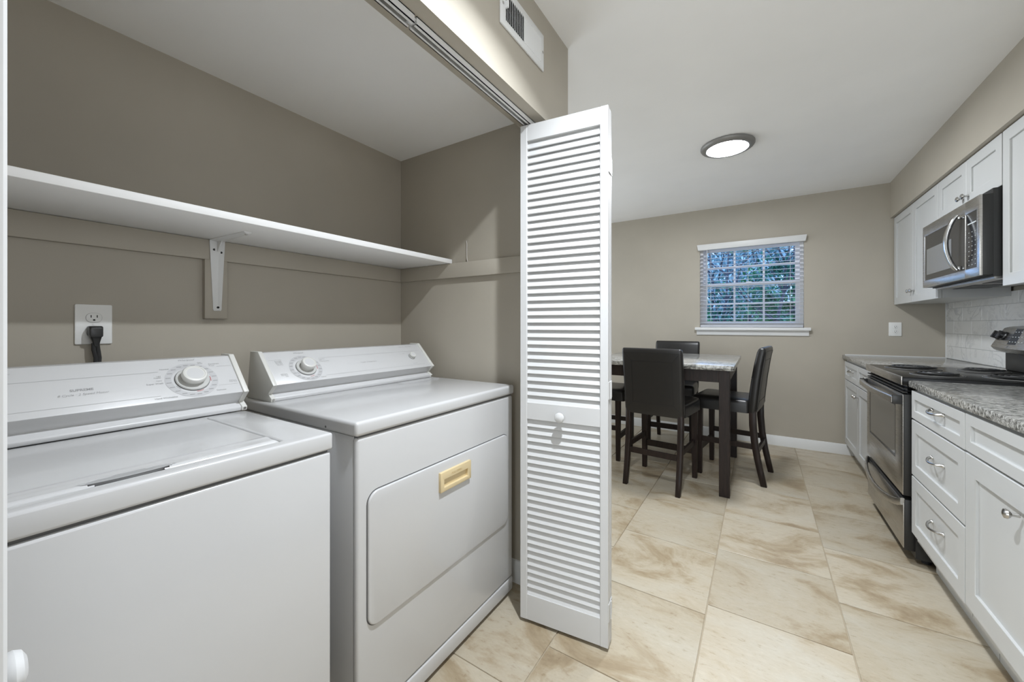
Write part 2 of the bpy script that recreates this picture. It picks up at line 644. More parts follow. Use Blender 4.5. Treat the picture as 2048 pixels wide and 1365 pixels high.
# ------------------------------------------------------------------ window_1
w1 = struct('window_1', 'white double hung window with twelve panes above the sill', (-0.095, YF, 1.13))
MB().ring('Y', YF + 0.035, YF + 0.115, (WX0, WX1, WZ0, WZ1), (WX0 + 0.03, WX1 - 0.03, WZ0 + 0.03, WZ1 - 0.03)).build('frame', 'vinyl', w1)
MB().box(WX0 - 0.045, WX1 + 0.052, YF - 0.045, YF + 0.04, 1.135, 1.165, 0.006).build('sill', 'trim_white', w1)
ap = MB().loft([[(x, YF + u, v) for u, v in ((0, 1.085), (-0.012, 1.085), (-0.017, 1.10), (-0.017, 1.122), (-0.026, 1.135), (0, 1.135))] for x in (WX0 - 0.03, WX1 + 0.037)])
ap.build('apron', 'trim_white', w1)
gx0, gx1 = WX0 + 0.03, WX1 - 0.03
for nm, z0, z1, yy, glass in (('upper_sash', 1.60, WZ1 - 0.03, YF + 0.088, True), ('lower_sash', WZ0 + 0.03, 1.635, YF + 0.058, False)):
    s = MB()
    s.ring('Y', yy - 0.014, yy + 0.014, (gx0, gx1, z0, z1), (gx0 + 0.034, gx1 - 0.034, z0 + 0.034, z1 - 0.034))
    sash = s.build(nm, 'vinyl', w1)
    a0, a1, b0, b1 = gx0 + 0.034, gx1 - 0.034, z0 + 0.034, z1 - 0.034
    for k in (1, 2):
        xm = a0 + (a1 - a0) * k / 3
        MB().box(xm - 0.009, xm + 0.009, yy - 0.009, yy + 0.009, b0, b1).build('muntin', 'vinyl', sash)
    zm = (b0 + b1) / 2
    MB().box(a0, a1, yy - 0.0085, yy + 0.0085, zm - 0.009, zm + 0.009).build('muntin', 'vinyl', sash)
    for i in range(3):
        for j in range(2):
            x0 = a0 + (a1 - a0) * i / 3
            x1 = a0 + (a1 - a0) * (i + 1) / 3
            q0, q1 = (b0, zm) if j == 0 else (zm, b1)
            MB().box(x0 + 0.009, x1 - 0.009, yy - 0.0015, yy + 0.0015, q0 + 0.009, q1 - 0.009).build('pane', 'pane_glass', sash)
    if not glass:
        MB().box(-0.12, -0.07, yy - 0.03, yy - 0.012, z1 - 0.012, z1 + 0.006, 0.003).build('sash_lock', 'vinyl', sash)

# ------------------------------------------------------------------ venetian blind
bl = thing('window_blind', 'open white venetian blind hanging in front of the window', 'blind', (-0.095, YF, 1.98))
v = MB()
v.loft([[(-0.567 - e, YF + y, z) for y, z, e in ()] or [(-0.560, YF - 0.002, 1.992), (-0.562, YF - 0.045, 1.992), (-0.572, YF - 0.05, 2.052), (-0.572, YF - 0.002, 2.052)],
        [(0.366, YF - 0.002, 1.992), (0.368, YF - 0.045, 1.992), (0.378, YF - 0.05, 2.052), (0.378, YF - 0.002, 2.052)]])
v.build('valance', 'trim_white', bl, bev=0.003)
slat0 = None
zs = [1.215 + 0.0405 * i for i in range(19)]
for z in zs:
    if slat0 is None:
        pr = [(-0.024, 0.0), (-0.012, 0.0028), (0, 0.0038), (0.012, 0.0028), (0.024, 0.0), (0.024, -0.0018), (0.012, 0.001), (0, 0.002), (-0.012, 0.001), (-0.024, -0.0018)]
        o = MB().loft([[(x, u, vv) for u, vv in pr] for x in (-0.447, 0.447)]).build('slat', 'blind', None)
        slat0 = o
    else:
        o = slat0.copy()
        COL.objects.link(o)
    o.parent = bl
    o.location = (0, 0.008, z - 1.98)
    o.rotation_euler = (math.radians(6.5), 0, 0)
MB().box(-0.542, 0.352, YF - 0.016, YF + 0.032, 1.168, 1.190, 0.004).build('bottom_rail', 'blind', bl)
for x in (-0.44, -0.10, 0.25):
    MB().box(x - 0.0014, x + 0.0014, YF - 0.018, YF - 0.0165, 1.19, 1.995).build('ladder_cord', 'cord_white', bl)
MB().cyl((-0.475, YF - 0.03, 1.40), (-0.475, YF - 0.032, 1.995), 0.0045, n=8).build('tilt_wand', 'blind', bl)

# ------------------------------------------------------------------ outside
g = MB()
n = 14
rings = []
for j in range(n + 1):
    y = 5.2 + j * 2.2
    rings.append([(-14 + i * 2.0, y, -0.2 + 0.105 * (y - 5.2) + 0.12 * math.sin(i * 1.3 + j)) for i in range(15)])
g.loft(rings, cap=False, closed=False)
tag(g.build('lawn', 'lawn', smooth=180), 'pale green sloping lawn seen through the window', 'lawn', None, 'stuff')


def tree(name, label, base, h, lean, crown, nleaf, mat, lsize, r0=0.07, group='trees outside the window', branches=7):
    t = thing(name, label, 'tree', base, group)
    bx, by, bz = base
    tr = MB()
    pts = [(bx + lean * (i / 6) ** 1.5 + 0.03 * math.sin(i * 2 + bx), by + 0.04 * math.sin(i), bz - 0.3 + (h + 0.3) * i / 6) for i in range(7)]
    tr.tube(pts, [r0 * (1 - 0.12 * i) for i in range(7)], 8)
    tr.build('trunk', 'bark', t)
    for b in range(branches):
        a = b * 2.4 + bx
        p = Vector(pts[2 + b % 4])
        d = Vector((math.cos(a) * 0.9, math.sin(a) * 0.4, 0.55))
        bp = [p + d * (s * h * 0.1) + Vector((0, 0, 0.03 * s * s)) for s in range(5)]
        MB().tube(bp, [r0 * 0.42 * (1 - 0.18 * s) for s in range(5)], 6).build('branch', 'bark', t)
    f = MB()
    cx, cy, cz, rx, ry, rz = crown
    clumps = [(random.gauss(0, 0.5), random.gauss(0, 0.5), random.gauss(0, 0.5)) for _ in range(26)]
    for i in range(nleaf):
        c = random.choice(clumps)
        p = Vector((bx + cx + rx * (c[0] + random.gauss(0, 0.18)), by + cy + ry * (c[1] + random.gauss(0, 0.18)), bz + cz + rz * (c[2] + random.gauss(0, 0.18))))
        s = lsize * random.uniform(0.6, 1.3)
        m = Matrix.Rotation(random.uniform(0, 6.28), 3, 'Z') @ Matrix.Rotation(random.uniform(-1.2, 1.2), 3, 'X')
        q = [m @ Vector(k) * s for k in ((0, -1, 0), (0.42, -0.1, 0.12), (0, 1, 0), (-0.42, -0.1, 0.12))]
        vs = [f.bm.verts.new(p + k) for k in q]
        f.bm.faces.new(vs)
    tag(f.build('foliage', mat, t, smooth=0), None, None, None, 'stuff')
    return t


tree('tree', 'pale blue green tree filling the upper window panes', (-0.9, 13.5, 0.6), 3.6, 0.3, (0.3, 0, 2.6, 2.6, 1.2, 1.3), 3600, 'leaf_haze_blue', 0.10)
tree('tree', 'slender dark trunked tree behind the left window panes', (-0.75, 9.4, 0.25), 3.2, -0.25, (0.1, 0, 1.9, 0.8, 0.5, 0.8), 1300, 'leaf_haze_blue', 0.07, 0.055)
tree('tree', 'dark green leafy tree behind the right window panes', (0.45, 8.4, 0.1), 3.0, 0.12, (0.0, 0, 1.35, 0.55, 0.5, 0.7), 1100, 'leaf_green', 0.065, 0.05)
tree('tree', 'green branching tree behind the middle window panes', (-0.25, 10.6, 0.3), 3.4, 0.3, (0.0, 0.2, 1.5, 1.1, 0.6, 0.7), 1500, 'leaf_green', 0.075, 0.05)
tree('tree', 'distant blue grey tree line behind the window lawn', (2.2, 18.0, 1.0), 4.6, 0.0, (-1.6, 0, 2.4, 4.2, 1.0, 1.9), 5200, 'leaf_haze_blue', 0.16)
tree('tree', 'bare branching young tree crossing the lower right window panes', (0.12, 7.9, 0.1), 2.6, 0.35, (0.25, 0, 1.9, 0.6, 0.4, 0.5), 420, 'leaf_dark', 0.06, 0.04, branches=11)
tree('tree', 'dark thin tree crossing the lower left window panes', (-0.62, 7.6, 0.1), 2.4, 0.2, (0.1, 0, 1.5, 0.4, 0.4, 0.5), 260, 'leaf_dark', 0.055, 0.035, branches=10)
tree('shrub', 'dark low shrub below the right window panes', (0.62, 7.3, 0.0), 1.3, 0.05, (0.05, 0, 1.15, 0.42, 0.35, 0.25), 520, 'leaf_dark', 0.05, 0.025, 'shrubs outside the window', 5)

# ================================================================== THE LAUNDRY CLOSET
def console(parent, base_x, y0, y1, zt):
    """sloped control console; returns a function (y, v) -> point on the sloped face"""
    bx, tx = base_x + 0.012, base_x - 0.092
    zb, ztop = 0.983, 1.090
    prof = [(base_x - 0.002, zt), (base_x, zt + 0.012), (base_x - 0.022, zt + 0.026), (bx, zb), (tx, ztop), (tx - 0.052, ztop), (tx - 0.075, zt)]
    MB().prism(prof, 'Y', y0 + 0.014, y1 - 0.014).build('console', 'enamel_console', parent, bev=0.003)
    cap = [(base_x + 0.002, zt), (base_x + 0.0045, zt + 0.013), (base_x - 0.018, zt + 0.027), (bx + 0.006, zb), (tx + 0.002, ztop + 0.005), (tx - 0.056, ztop + 0.005), (tx - 0.080, zt)]
    for a, b in ((y0, y0 + 0.015), (y1 - 0.015, y1)):
        c = MB().prism(cap, 'Y', a, b).build('end_cap', 'cap_plastic', parent, bev=0.0025)
        ym = (a + b) / 2
        MB().cyl((base_x + 0.002, ym, zt + 0.008), (base_x + 0.0062, ym, zt + 0.0075), 0.0036, n=12).build('screw', 'nickel', c)
    d = Vector((tx - bx, 0, ztop - zb))
    L = d.length
    d.normalize()
    nrm = Vector((d.z, 0, -d.x))

    def pt(y, v, lift=0.0):
        return Vector((bx, y, zb)) + d * v + nrm * lift
    return pt, d, nrm


def band(parent, pt, y0, y1, v0, v1, mat, name='print_line', lift=0.0005):
    b = MB()
    vs = [b.bm.verts.new(pt(*q, lift)) for q in ((y0, v0), (y1, v0), (y1, v1), (y0, v1))]
    b.bm.faces.new(vs)
    return b.build(name, mat, parent, smooth=0)


def dial(parent, pt, nrm, y, v, ring_r, skirt_r, knob_r, kh, ring=True):
    c = pt(y, v)
    if ring:
        b = MB()
        N = 48
        a, e = [], []
        u = Vector((0, 1, 0))
        w = nrm.cross(u)
        for i in range(N):
            t = 2 * PI * i / N
            dr = u * math.cos(t) + w * math.sin(t)
            a.append(b.bm.verts.new(c + dr * ring_r + nrm * 0.0006))
            e.append(b.bm.verts.new(c + dr * ring_r * 0.76 + nrm * 0.0006))
        for i in range(N):
            j = (i + 1) % N
            b.bm.faces.new((a[i], a[j], e[j], e[i]))
        b.build('dial_ring', 'print_ring', parent, smooth=0)
        tk = MB()
        for i in range(20):
            t = 2 * PI * (i + 0.3) / 20
            dr = u * math.cos(t) + w * math.sin(t)
            p = c + dr * ring_r * 0.88 + nrm * 0.0011
            hw, hh = ring_r * 0.09, ring_r * 0.022
            tk.bm.faces.new([tk.bm.verts.new(p + u * s * hw + w * q * hh) for s, q in ((-1, -1), (1, -1), (1, 1), (-1, 1))])
        tag(tk.build('dial_print', 'print_grey', parent, smooth=0), None, None, None, 'stuff')
        for t0, t1, mt in ((-0.25, 0.15, 'print_red'), (-1.55, -1.15, 'print_red'), (-2.75, -2.4, 'print_grey')):
            ar = MB()
            o1, o2 = [], []
            for i in range(9):
                t = t0 + (t1 - t0) * i / 8
                dr = u * math.cos(t) - w * math.sin(t) * -1
                o1.append(ar.bm.verts.new(c + dr * ring_r * 0.72 + nrm * 0.0007))
                o2.append(ar.bm.verts.new(c + dr * ring_r * 0.695 + nrm * 0.0007))
            for i in range(8):
                ar.bm.faces.new((o1[i], o1[i + 1], o2[i + 1], o2[i]))
            ar.build('dial_mark', mt, parent, smooth=0)
    MB().lathe([(skirt_r * 1.03, 0.0003), (skirt_r * 1.03, 0.0015)], c, nrm, 40).build('dial_gap', 'seam_grey', parent)
    MB().lathe([(skirt_r, 0.001), (skirt_r, 0.004), (skirt_r * 0.96, 0.006), (skirt_r * 0.7, 0.0062)], c, nrm, 40).build('dial_skirt', 'skirt_plastic', parent)
    k = MB().lathe([(knob_r * 0.82, 0.005), (knob_r * 0.86, kh * 0.45), (knob_r, kh * 0.6), (knob_r, kh * 0.88), (knob_r * 0.92, kh), (knob_r * 0.78, kh * 1.03), (knob_r * 0.75, kh * 0.995)], c, nrm, 40).build('dial_knob', 'knob_plastic', parent)
    MB().lathe([(knob_r * 0.74, kh * 0.99), (knob_r * 0.6, kh * 1.0), (0.0001, kh * 1.005)], c, nrm, 40).build('knob_face', 'enamel_console', k)


YD = (0, 1, 0)
# ---------------- washer
wa = thing('washing_machine', 'white top loading washing machine standing left of the dryer', 'washer', (-1.2, 0.235, 0))
wy0, wy1, wf, wzt = -0.105, 0.575, -0.905, 0.92
MB().box(-1.545, wf, wy0 + 0.004, wy1 - 0.004, 0.02, 0.872, 0.006, 3).build('cabinet', 'enamel', wa)
MB().box(-1.54, wf - 0.006, wy0 + 0.010, wy1 - 0.010, 0.868, 0.880).build('seam', 'seam_grey', wa)
for x in (-1.5, -0.95):
    for y in (wy0 + 0.05, wy1 - 0.05):
        MB().lathe([(0.022, 0.0), (0.022, 0.012), (0.012, 0.016), (0.012, 0.03)], (x, y, 0), (0, 0, 1), 14).build('foot', 'rubber', wa)
# top deck as a frame round the lid
lx0, lx1, ly0, ly1 = -1.362, -0.940, 0.005, 0.470
MB().ring('Z', 0.878, wzt, (-1.55, wf + 0.003, wy0, wy1), (lx0, lx1, ly0, ly1)).build('top_deck', 'enamel', wa, bev=0.006, seg=3)
MB().box(lx0 - 0.01, lx1 + 0.01, ly0 - 0.01, ly1 + 0.01, 0.880, 0.906).build('lid_well', 'well_grey', wa)
# lid: crowned sheet with a finger scoop at its front edge
ld = MB()
NX, NY = 140, 240
ax0, ax1, ay0, ay1 = lx0 + 0.004, lx1 - 0.003, ly0 + 0.004, ly1 - 0.004
gv = []
for i in range(NX + 1):
    s = i / NX
    row = []
    for j in range(NY + 1):
        t = j / NY
        x = ax0 + (ax1 - ax0) * s
        y = ay0 + (ay1 - ay0) * t
        e = min((x - ax0), (ax1 - x), (y - ay0), (ay1 - y))
        z = wzt + 0.0025 - 0.006 * max(0, 1 - e / 0.010) ** 2
        dd = ((x - (ax1 - 0.010)) / 0.013) ** 2 + ((y - 0.215) / 0.062) ** 2
        if dd < 0.8:
            z -= 0.012
        z += 0.0016 * math.exp(-((x - (ax1 - 0.045)) / 0.008) ** 2)
        row.append(ld.bm.verts.new((x, y, z)))
    gv.append(row)
for i in range(NX):
    for j in range(NY):
        fc = ld.bm.faces.new((gv[i][j], gv[i + 1][j], gv[i + 1][j + 1], gv[i][j + 1]))
bot = [ld.bm.verts.new((x, y, wzt - 0.014)) for x, y in ((ax0, ay0), (ax1, ay0), (ax1, ay1), (ax0, ay1))]
edge = [[gv[i][0] for i in range(NX + 1)], [gv[NX][j] for j in range(NY + 1)], [gv[i][NY] for i in range(NX, -1, -1)], [gv[0][j] for j in range(NY, -1, -1)]]
for k in range(4):
    ld.bm.faces.new(edge[k] + [bot[(k + 1) % 4], bot[k]])
ld.bm.faces.new(bot)
lido = ld.build('lid', 'enamel', wa, smooth=50)
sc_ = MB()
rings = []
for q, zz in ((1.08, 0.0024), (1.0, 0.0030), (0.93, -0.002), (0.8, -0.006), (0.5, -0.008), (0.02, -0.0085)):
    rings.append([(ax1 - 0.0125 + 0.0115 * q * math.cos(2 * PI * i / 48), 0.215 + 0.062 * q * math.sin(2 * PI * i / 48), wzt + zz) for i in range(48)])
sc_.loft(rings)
sc_.build('finger_scoop', 'scoop_shade', lido, smooth=60)  # grey colour paints the shadow inside the recess
pt, dv, nr = console(wa, -1.362, wy0, wy1, wzt + 0.003)
dial(wa, pt, nr, 0.447, 0.066, 0.062, 0.040, 0.030, 0.030)
band(wa, pt, wy0 + 0.02, 0.377, 0.1030, 0.1040, 'print_light')
band(wa, pt, wy0 + 0.02, 0.368, 0.0195, 0.0205, 'print_light')
band(wa, pt, 0.517, 0.555, 0.1080, 0.1088, 'print_light')
band(wa, pt, 0.505, 0.555, 0.0345, 0.0352, 'print_light')
text('lettering', 'SUPREME', 0.0098, 'print_grey', wa, pt(0.228, 0.0635), YD, dv, 0, align='CENTER', thick=0.0002)
text('lettering', '8 Cycle \u00b7 2 Speed Motor', 0.0086, 'print_grey', wa, pt(0.230, 0.0505), YD, dv, 0.25, align='CENTER')
text('lettering', 'Whirlpool', 0.0095, 'print_grey', wa, pt(0.447, 0.1385), YD, dv, 0.4, align='CENTER')
text('lettering', 'heavy duty', 0.0055, 'print_light', wa, pt(0.112, 0.1295), YD, dv, 0.3, align='CENTER')
for s, y, vv, a, sz in (('Normal', 0.402, 0.1095, 'RIGHT', 0.0066), ('Light\nRegular', 0.380, 0.0865, 'RIGHT', 0.0052), ('Heavy', 0.380, 0.0705, 'RIGHT', 0.0050), ('Super Wash', 0.381, 0.0605, 'RIGHT', 0.0072),
                        ('Hand Washables', 0.378, 0.0095, 'CENTER', 0.0072), ('Permanent\nPress', 0.498, 0.1175, 'LEFT', 0.0064), ('Knits\nGentle', 0.472, 0.1275, 'LEFT', 0.0046),
                        ('Delicates', 0.507, 0.0155, 'CENTER', 0.0066), ('Pull Start\nPush Stop', 0.545, 0.0475, 'CENTER', 0.0050)):
    text('lettering', s, sz, 'print_grey', wa, pt(y, vv), YD, dv, 0, align=a)

# ---------------- dryer
dr = thing('clothes_dryer', 'white front loading clothes dryer with a yellowed door handle', 'dryer', (-1.22, 1.055, 0))
dy0, dy1, df = 0.655, 1.452, -0.925
MB().box(-1.60, df - 0.02, dy0 + 0.006, dy1 - 0.006, 0.025, 0.882, 0.004).build('cabinet', 'enamel', dr)
MB().box(df - 0.022, df, dy0 + 0.004, dy1 - 0.004, 0.078, 0.879, 0.010, 4).build('front_panel', 'enamel', dr)
MB().box(df - 0.022, df + 0.001, dy0 + 0.004, dy1 - 0.004, 0.018, 0.0755, 0.006, 3).build('toe_panel', 'enamel', dr)
MB().box(-1.60, df - 0.006, dy0 + 0.010, dy1 - 0.010, 0.876, 0.888).build('seam', 'seam_grey', dr)
MB().box(-1.605, df + 0.006, dy0 - 0.003, dy1 + 0.001, 0.884, 0.925, 0.010, 4).build('top_panel', 'enamel', dr)
for x in (-1.55, -0.98):
    for y in (dy0 + 0.06, dy1 - 0.06):
        MB().lathe([(0.022, 0.0), (0.022, 0.012), (0.012, 0.016), (0.012, 0.03)], (x, y, 0), (0, 0, 1), 14).build('foot', 'rubber', dr)
ga, gb, gc, gd = 0.692, 1.405, 0.336, 0.719
MB().prism(rr(ga - 0.003, gb + 0.003, gc - 0.003, gd + 0.003, 0.038, 7), 'X', df - 0.004, df + 0.0006).build('door_gap', 'seam_grey', dr)
dd_ = MB().prism(rr(ga, gb, gc, gd, 0.035, 7), 'X', df - 0.003, df + 0.007).build('door', 'enamel', dr, bev=0.004, seg=3)
hy0, hy1, hz0, hz1 = 0.971, 1.134, 0.619, 0.686
hd = MB().ring('X', df + 0.003, df + 0.017, (hy0, hy1, hz0, hz1), (hy0 + 0.018, hy1 - 0.018, hz0 + 0.014, hz1 - 0.026)).build('door_handle', 'almond', dd_, bev=0.0015)
tag(hd, 'yellowed plastic pocket handle')
pk = MB()
pk.loft([[(df + 0.0078, hy0 + 0.018, hz0 + 0.014), (df + 0.0078, hy0 + 0.018, hz1 - 0.026), (df + 0.0078, hy1 - 0.018, hz1 - 0.026), (df + 0.0078, hy1 - 0.018, hz0 + 0.014)],
         [(df + 0.0072, hy0 + 0.018, hz0 + 0.014), (df + 0.0072, hy0 + 0.018, hz1 - 0.026), (df + 0.0072, hy1 - 0.018, hz1 - 0.026), (df + 0.0072, hy1 - 0.018, hz0 + 0.014)]])
pk.build('handle_pocket', 'almond', dd_)
text('handle_lettering', 'PULL OPEN', 0.0105, 'almond_print', dd_, (df + 0.017, (hy0 + hy1) / 2, hz1 - 0.019), YD, (0, 0, 1), align='CENTER', lift=0.0004)
# lint screen cover in the top panel
MB().ring('Z', 0.9245, 0.9253, (-1.395, -1.345, 1.195, 1.425), (-1.394, -1.3462, 1.1963, 1.4237)).build('lint_cover_seam', 'print_light', dr)
MB().box(-1.3938, -1.3464, 1.1965, 1.4235, 0.9245, 0.9258).build('lint_cover', 'enamel', dr)
MB().cyl((-1.06, dy0 - 0.0035, 0.895), (-1.06, dy0, 0.895), 0.0035, n=10).build('side_screw', 'seam_grey', dr)
pt, dv, nr = console(dr, -1.408, dy0 + 0.012, dy1 - 0.012, 0.925)
dial(dr, pt, nr, 0.808, 0.064, 0.060, 0.036, 0.026, 0.034)
dial(dr, pt, nr, 1.338, 0.072, 0.03, 0.0165, 0.0155, 0.018, ring=False)
band(dr, pt, 0.873, 1.405, 0.1065, 0.1073, 'print_light')
band(dr, pt, 0.870, 1.390, 0.0190, 0.0198, 'print_light')
band(dr, pt, 0.690, 0.735, 0.1110, 0.1116, 'print_light')
text('lettering', '7 Cycle \u00b7 3 Temperature', 0.0082, 'print_grey', dr, pt(1.085, 0.062), YD, dv, 0.25, align='CENTER')
text('lettering', 'Whirlpool', 0.0092, 'print_grey', dr, pt(0.805, 0.1355), YD, dv, 0.4, align='CENTER')
text('lettering', 'HEAVY DUTY \u00b7 LARGE CAPACITY', 0.0054, 'print_light', dr, pt(1.335, 0.1345), YD, dv, 0, align='CENTER')
for s, y, vv, a, sz in (('Automatic\nDry Miser\nDry Level\nVery Dry', 0.733, 0.1030, 'RIGHT', 0.0058), ('Automatic\nDry Miser\nLow', 0.733, 0.0425, 'RIGHT', 0.0056), ('Timed Dry\nLow\nTemp Damp Dry', 0.872, 0.0985, 'LEFT', 0.0056),
                        ('Fluff Air', 0.857, 0.0105, 'CENTER', 0.0062), ('Push To Start', 1.335, 0.0275, 'CENTER', 0.0050), ('Signal', 1.300, 0.093, 'CENTER', 0.0045)):
    text('lettering', s, sz, 'print_grey', dr, pt(y, vv), YD, dv, 0, align=a)

# ---------------- shelf, bracket, outlet, plug, wire
MB_ = MB().box(-1.728, -1.340, -0.138, 1.517, 1.507, 1.529)
tag(MB_.build('wall_shelf', 'shelf_white', bev=0.0015, loc=(-1.5, 0.7, 1.507)), 'long white painted shelf board above the washer and dryer', 'shelf')
br = thing('shelf_bracket', 'white steel bracket holding up the long laundry shelf', 'bracket', (-1.709, 0.622, 1.25))


def taper_plate(parent):
    b = MB()
    rings = []
    for z, hw in ((1.243, 0.011), (1.25, 0.0135), (1.262, 0.0135), (1.36, 0.018), (1.46, 0.0225), (1.492, 0.024), (1.506, 0.024)):
        rings.append([(-1.709, 0.622 - hw, z), (-1.7065, 0.622 - hw, z), (-1.702, 0.622 - hw * 0.3, z), (-1.700, 0.622, z), (-1.702, 0.622 + hw * 0.3, z), (-1.7065, 0.622 + hw, z), (-1.709, 0.622 + hw, z)])
    b.loft(rings)
    return b.build('upright', 'trim_white', parent)


taper_plate(br)
b = MB()
rings = []
for x, hw in ((-1.709, 0.024), (-1.69, 0.024), (-1.60, 0.018), (-1.49, 0.0135), (-1.474, 0.0135), (-1.466, 0.011)):
    rings.append([(x, 0.622 - hw, 1.507), (x, 0.622 - hw, 1.5045), (x, 0.622 - hw * 0.3, 1.501), (x, 0.622, 1.4995), (x, 0.622 + hw * 0.3, 1.501), (x, 0.622 + hw, 1.5045), (x, 0.622 + hw, 1.507)])
b.loft(rings)
b.build('arm', 'trim_white', br)
b = MB().prism([(-1.703, 1.46), (-1.665, 1.5025), (-1.703, 1.5025)], 'Y', 0.6195, 0.6245)
b.build('gusset', 'trim_white', br, bev=0.001)
for y, z in ((0.611, 1.470), (0.633, 1.462), (0.622, 1.2555)):
    MB().cyl((-1.7075, y, z), (-1.7025 if z > 1.4 else -1.7, y, z), 0.0042, n=12).build('screw', 'dark_hole', br)
MB().cyl((-1.479, 0.622, 1.4985), (-1.479, 0.622, 1.504), 0.0042, n=12).build('screw', 'nickel', br)


def outlet(name, label, axis, c, w, hgt, plugged):
    """duplex outlet; axis X = on closet back wall facing +X, axis Y = on far wall facing -Y"""
    cx, cy, cz = c
    o = thing(name, label, 'outlet', c)

    def mk(u0, u1, v0, v1, d0, d1, nm, mat, bev=0, rnd=0):
        poly = rr(u0, u1, v0, v1, rnd) if rnd else [(u0, v0), (u1, v0), (u1, v1), (u0, v1)]
        if axis == 'X':
            b = MB().prism([(cy + u, cz + v) for u, v in poly], 'X', cx + d0, cx + d1)
        else:
            b = MB().prism([(cx + u, cz + v) for u, v in poly], 'Y', cy - d1, cy - d0)
        return b.build(nm, mat, o, bev=bev)
    mk(-w / 2, w / 2, -hgt / 2, hgt / 2, 0, 0.006, 'plate', 'outlet_white', 0.002, 0.004)
    for s in (1, -1):
        zc = s * 0.0205
        mk(-0.0175, 0.0175, zc - 0.0145, zc + 0.0145, 0.004, 0.0072, 'receptacle_gap', 'print_light', 0, 0.013)
        mk(-0.0168, 0.0168, zc - 0.0138, zc + 0.0138, 0.005, 0.0085, 'receptacle', 'outlet_white', 0.0006, 0.012)
        if not (plugged and s < 0):
            for u in (-0.0065, 0.0065):
                mk(u - 0.001, u + 0.001, zc + 0.000, zc + 0.008, 0.008, 0.0088, 'slot', 'dark_hole')
            mk(-0.0026, 0.0026, zc - 0.0095, zc - 0.0045, 0.008, 0.0088, 'slot', 'dark_hole', 0, 0.002)
    mk(-0.003, 0.003, -0.003, 0.003, 0.005, 0.0075, 'screw', 'outlet_white', 0, 0.0028)
    return o


outlet('wall_outlet', 'white duplex outlet on the closet wall with a black plug', 'X', (-1.73, 0.307, 1.192), 0.080, 0.122, True)
outlet('wall_outlet', 'white duplex outlet beside the window wall counter', 'Y', (0.993, YF, 1.153), 0.082, 0.12, False)
pc = thing('power_plug', 'black power plug and cord in the closet wall outlet', 'plug', (-1.72, 0.307, 1.17))
b = MB()
b.loft([[(-1.7212, 0.307 + u, 1.171 + v) for u, v in rr(-0.016, 0.016, -0.014, 0.016, 0.005)], [(-1.700, 0.307 + u, 1.171 + v) for u, v in rr(-0.0155, 0.0155, -0.014, 0.016, 0.005)],
        [(-1.690, 0.307 + u, 1.170 + v) for u, v in rr(-0.0135, 0.0135, -0.018, 0.012, 0.005)]])
b.build('plug_body', 'black_plastic', pc, bev=0.0015)
b = MB().loft([[(-1.706 + u, 0.307 + v, 1.160) for u, v in rr(-0.011, 0.011, -0.014, 0.014, 0.004)], [(-1.705 + u, 0.308 + v, 1.138) for u, v in rr(-0.007, 0.007, -0.008, 0.008, 0.003)], [(-1.705 + u, 0.308 + v, 1.125) for u, v in rr(-0.006, 0.006, -0.006, 0.006, 0.003)]])
b.build('strain_relief', 'black_plastic', pc)
for k, dx in ((0, -0.005), (1, 0.0025)):
    MB().tube([(-1.705, 0.308 + dx, 1.135), (-1.704, 0.309 + dx * 1.2, 1.115), (-1.702, 0.312 + dx, 1.09), (-1.70, 0.311 + dx * 0.8, 1.06), (-1.69, 0.306 + dx, 1.02), (-1.68, 0.305 + dx, 0.93), (-1.66, 0.30 + dx, 0.80)], 0.0052, 8).build('cord', 'rubber', pc)
tag(MB().tube([(-1.238, 1.518, 1.507), (-1.240, 1.514, 1.525), (-1.243, 1.5165, 1.56), (-1.241, 1.515, 1.60), (-1.246, 1.517, 1.615)], 0.0022, 6).build('wire_stub', 'wire', loc=(-1.24, 1.515, 1.507)), 'thin stub of wire standing on the end wall cleat', 'wire')


# ---------------- bifold doors
PW, PT, PH = 0.352, 0.0285, 1.99


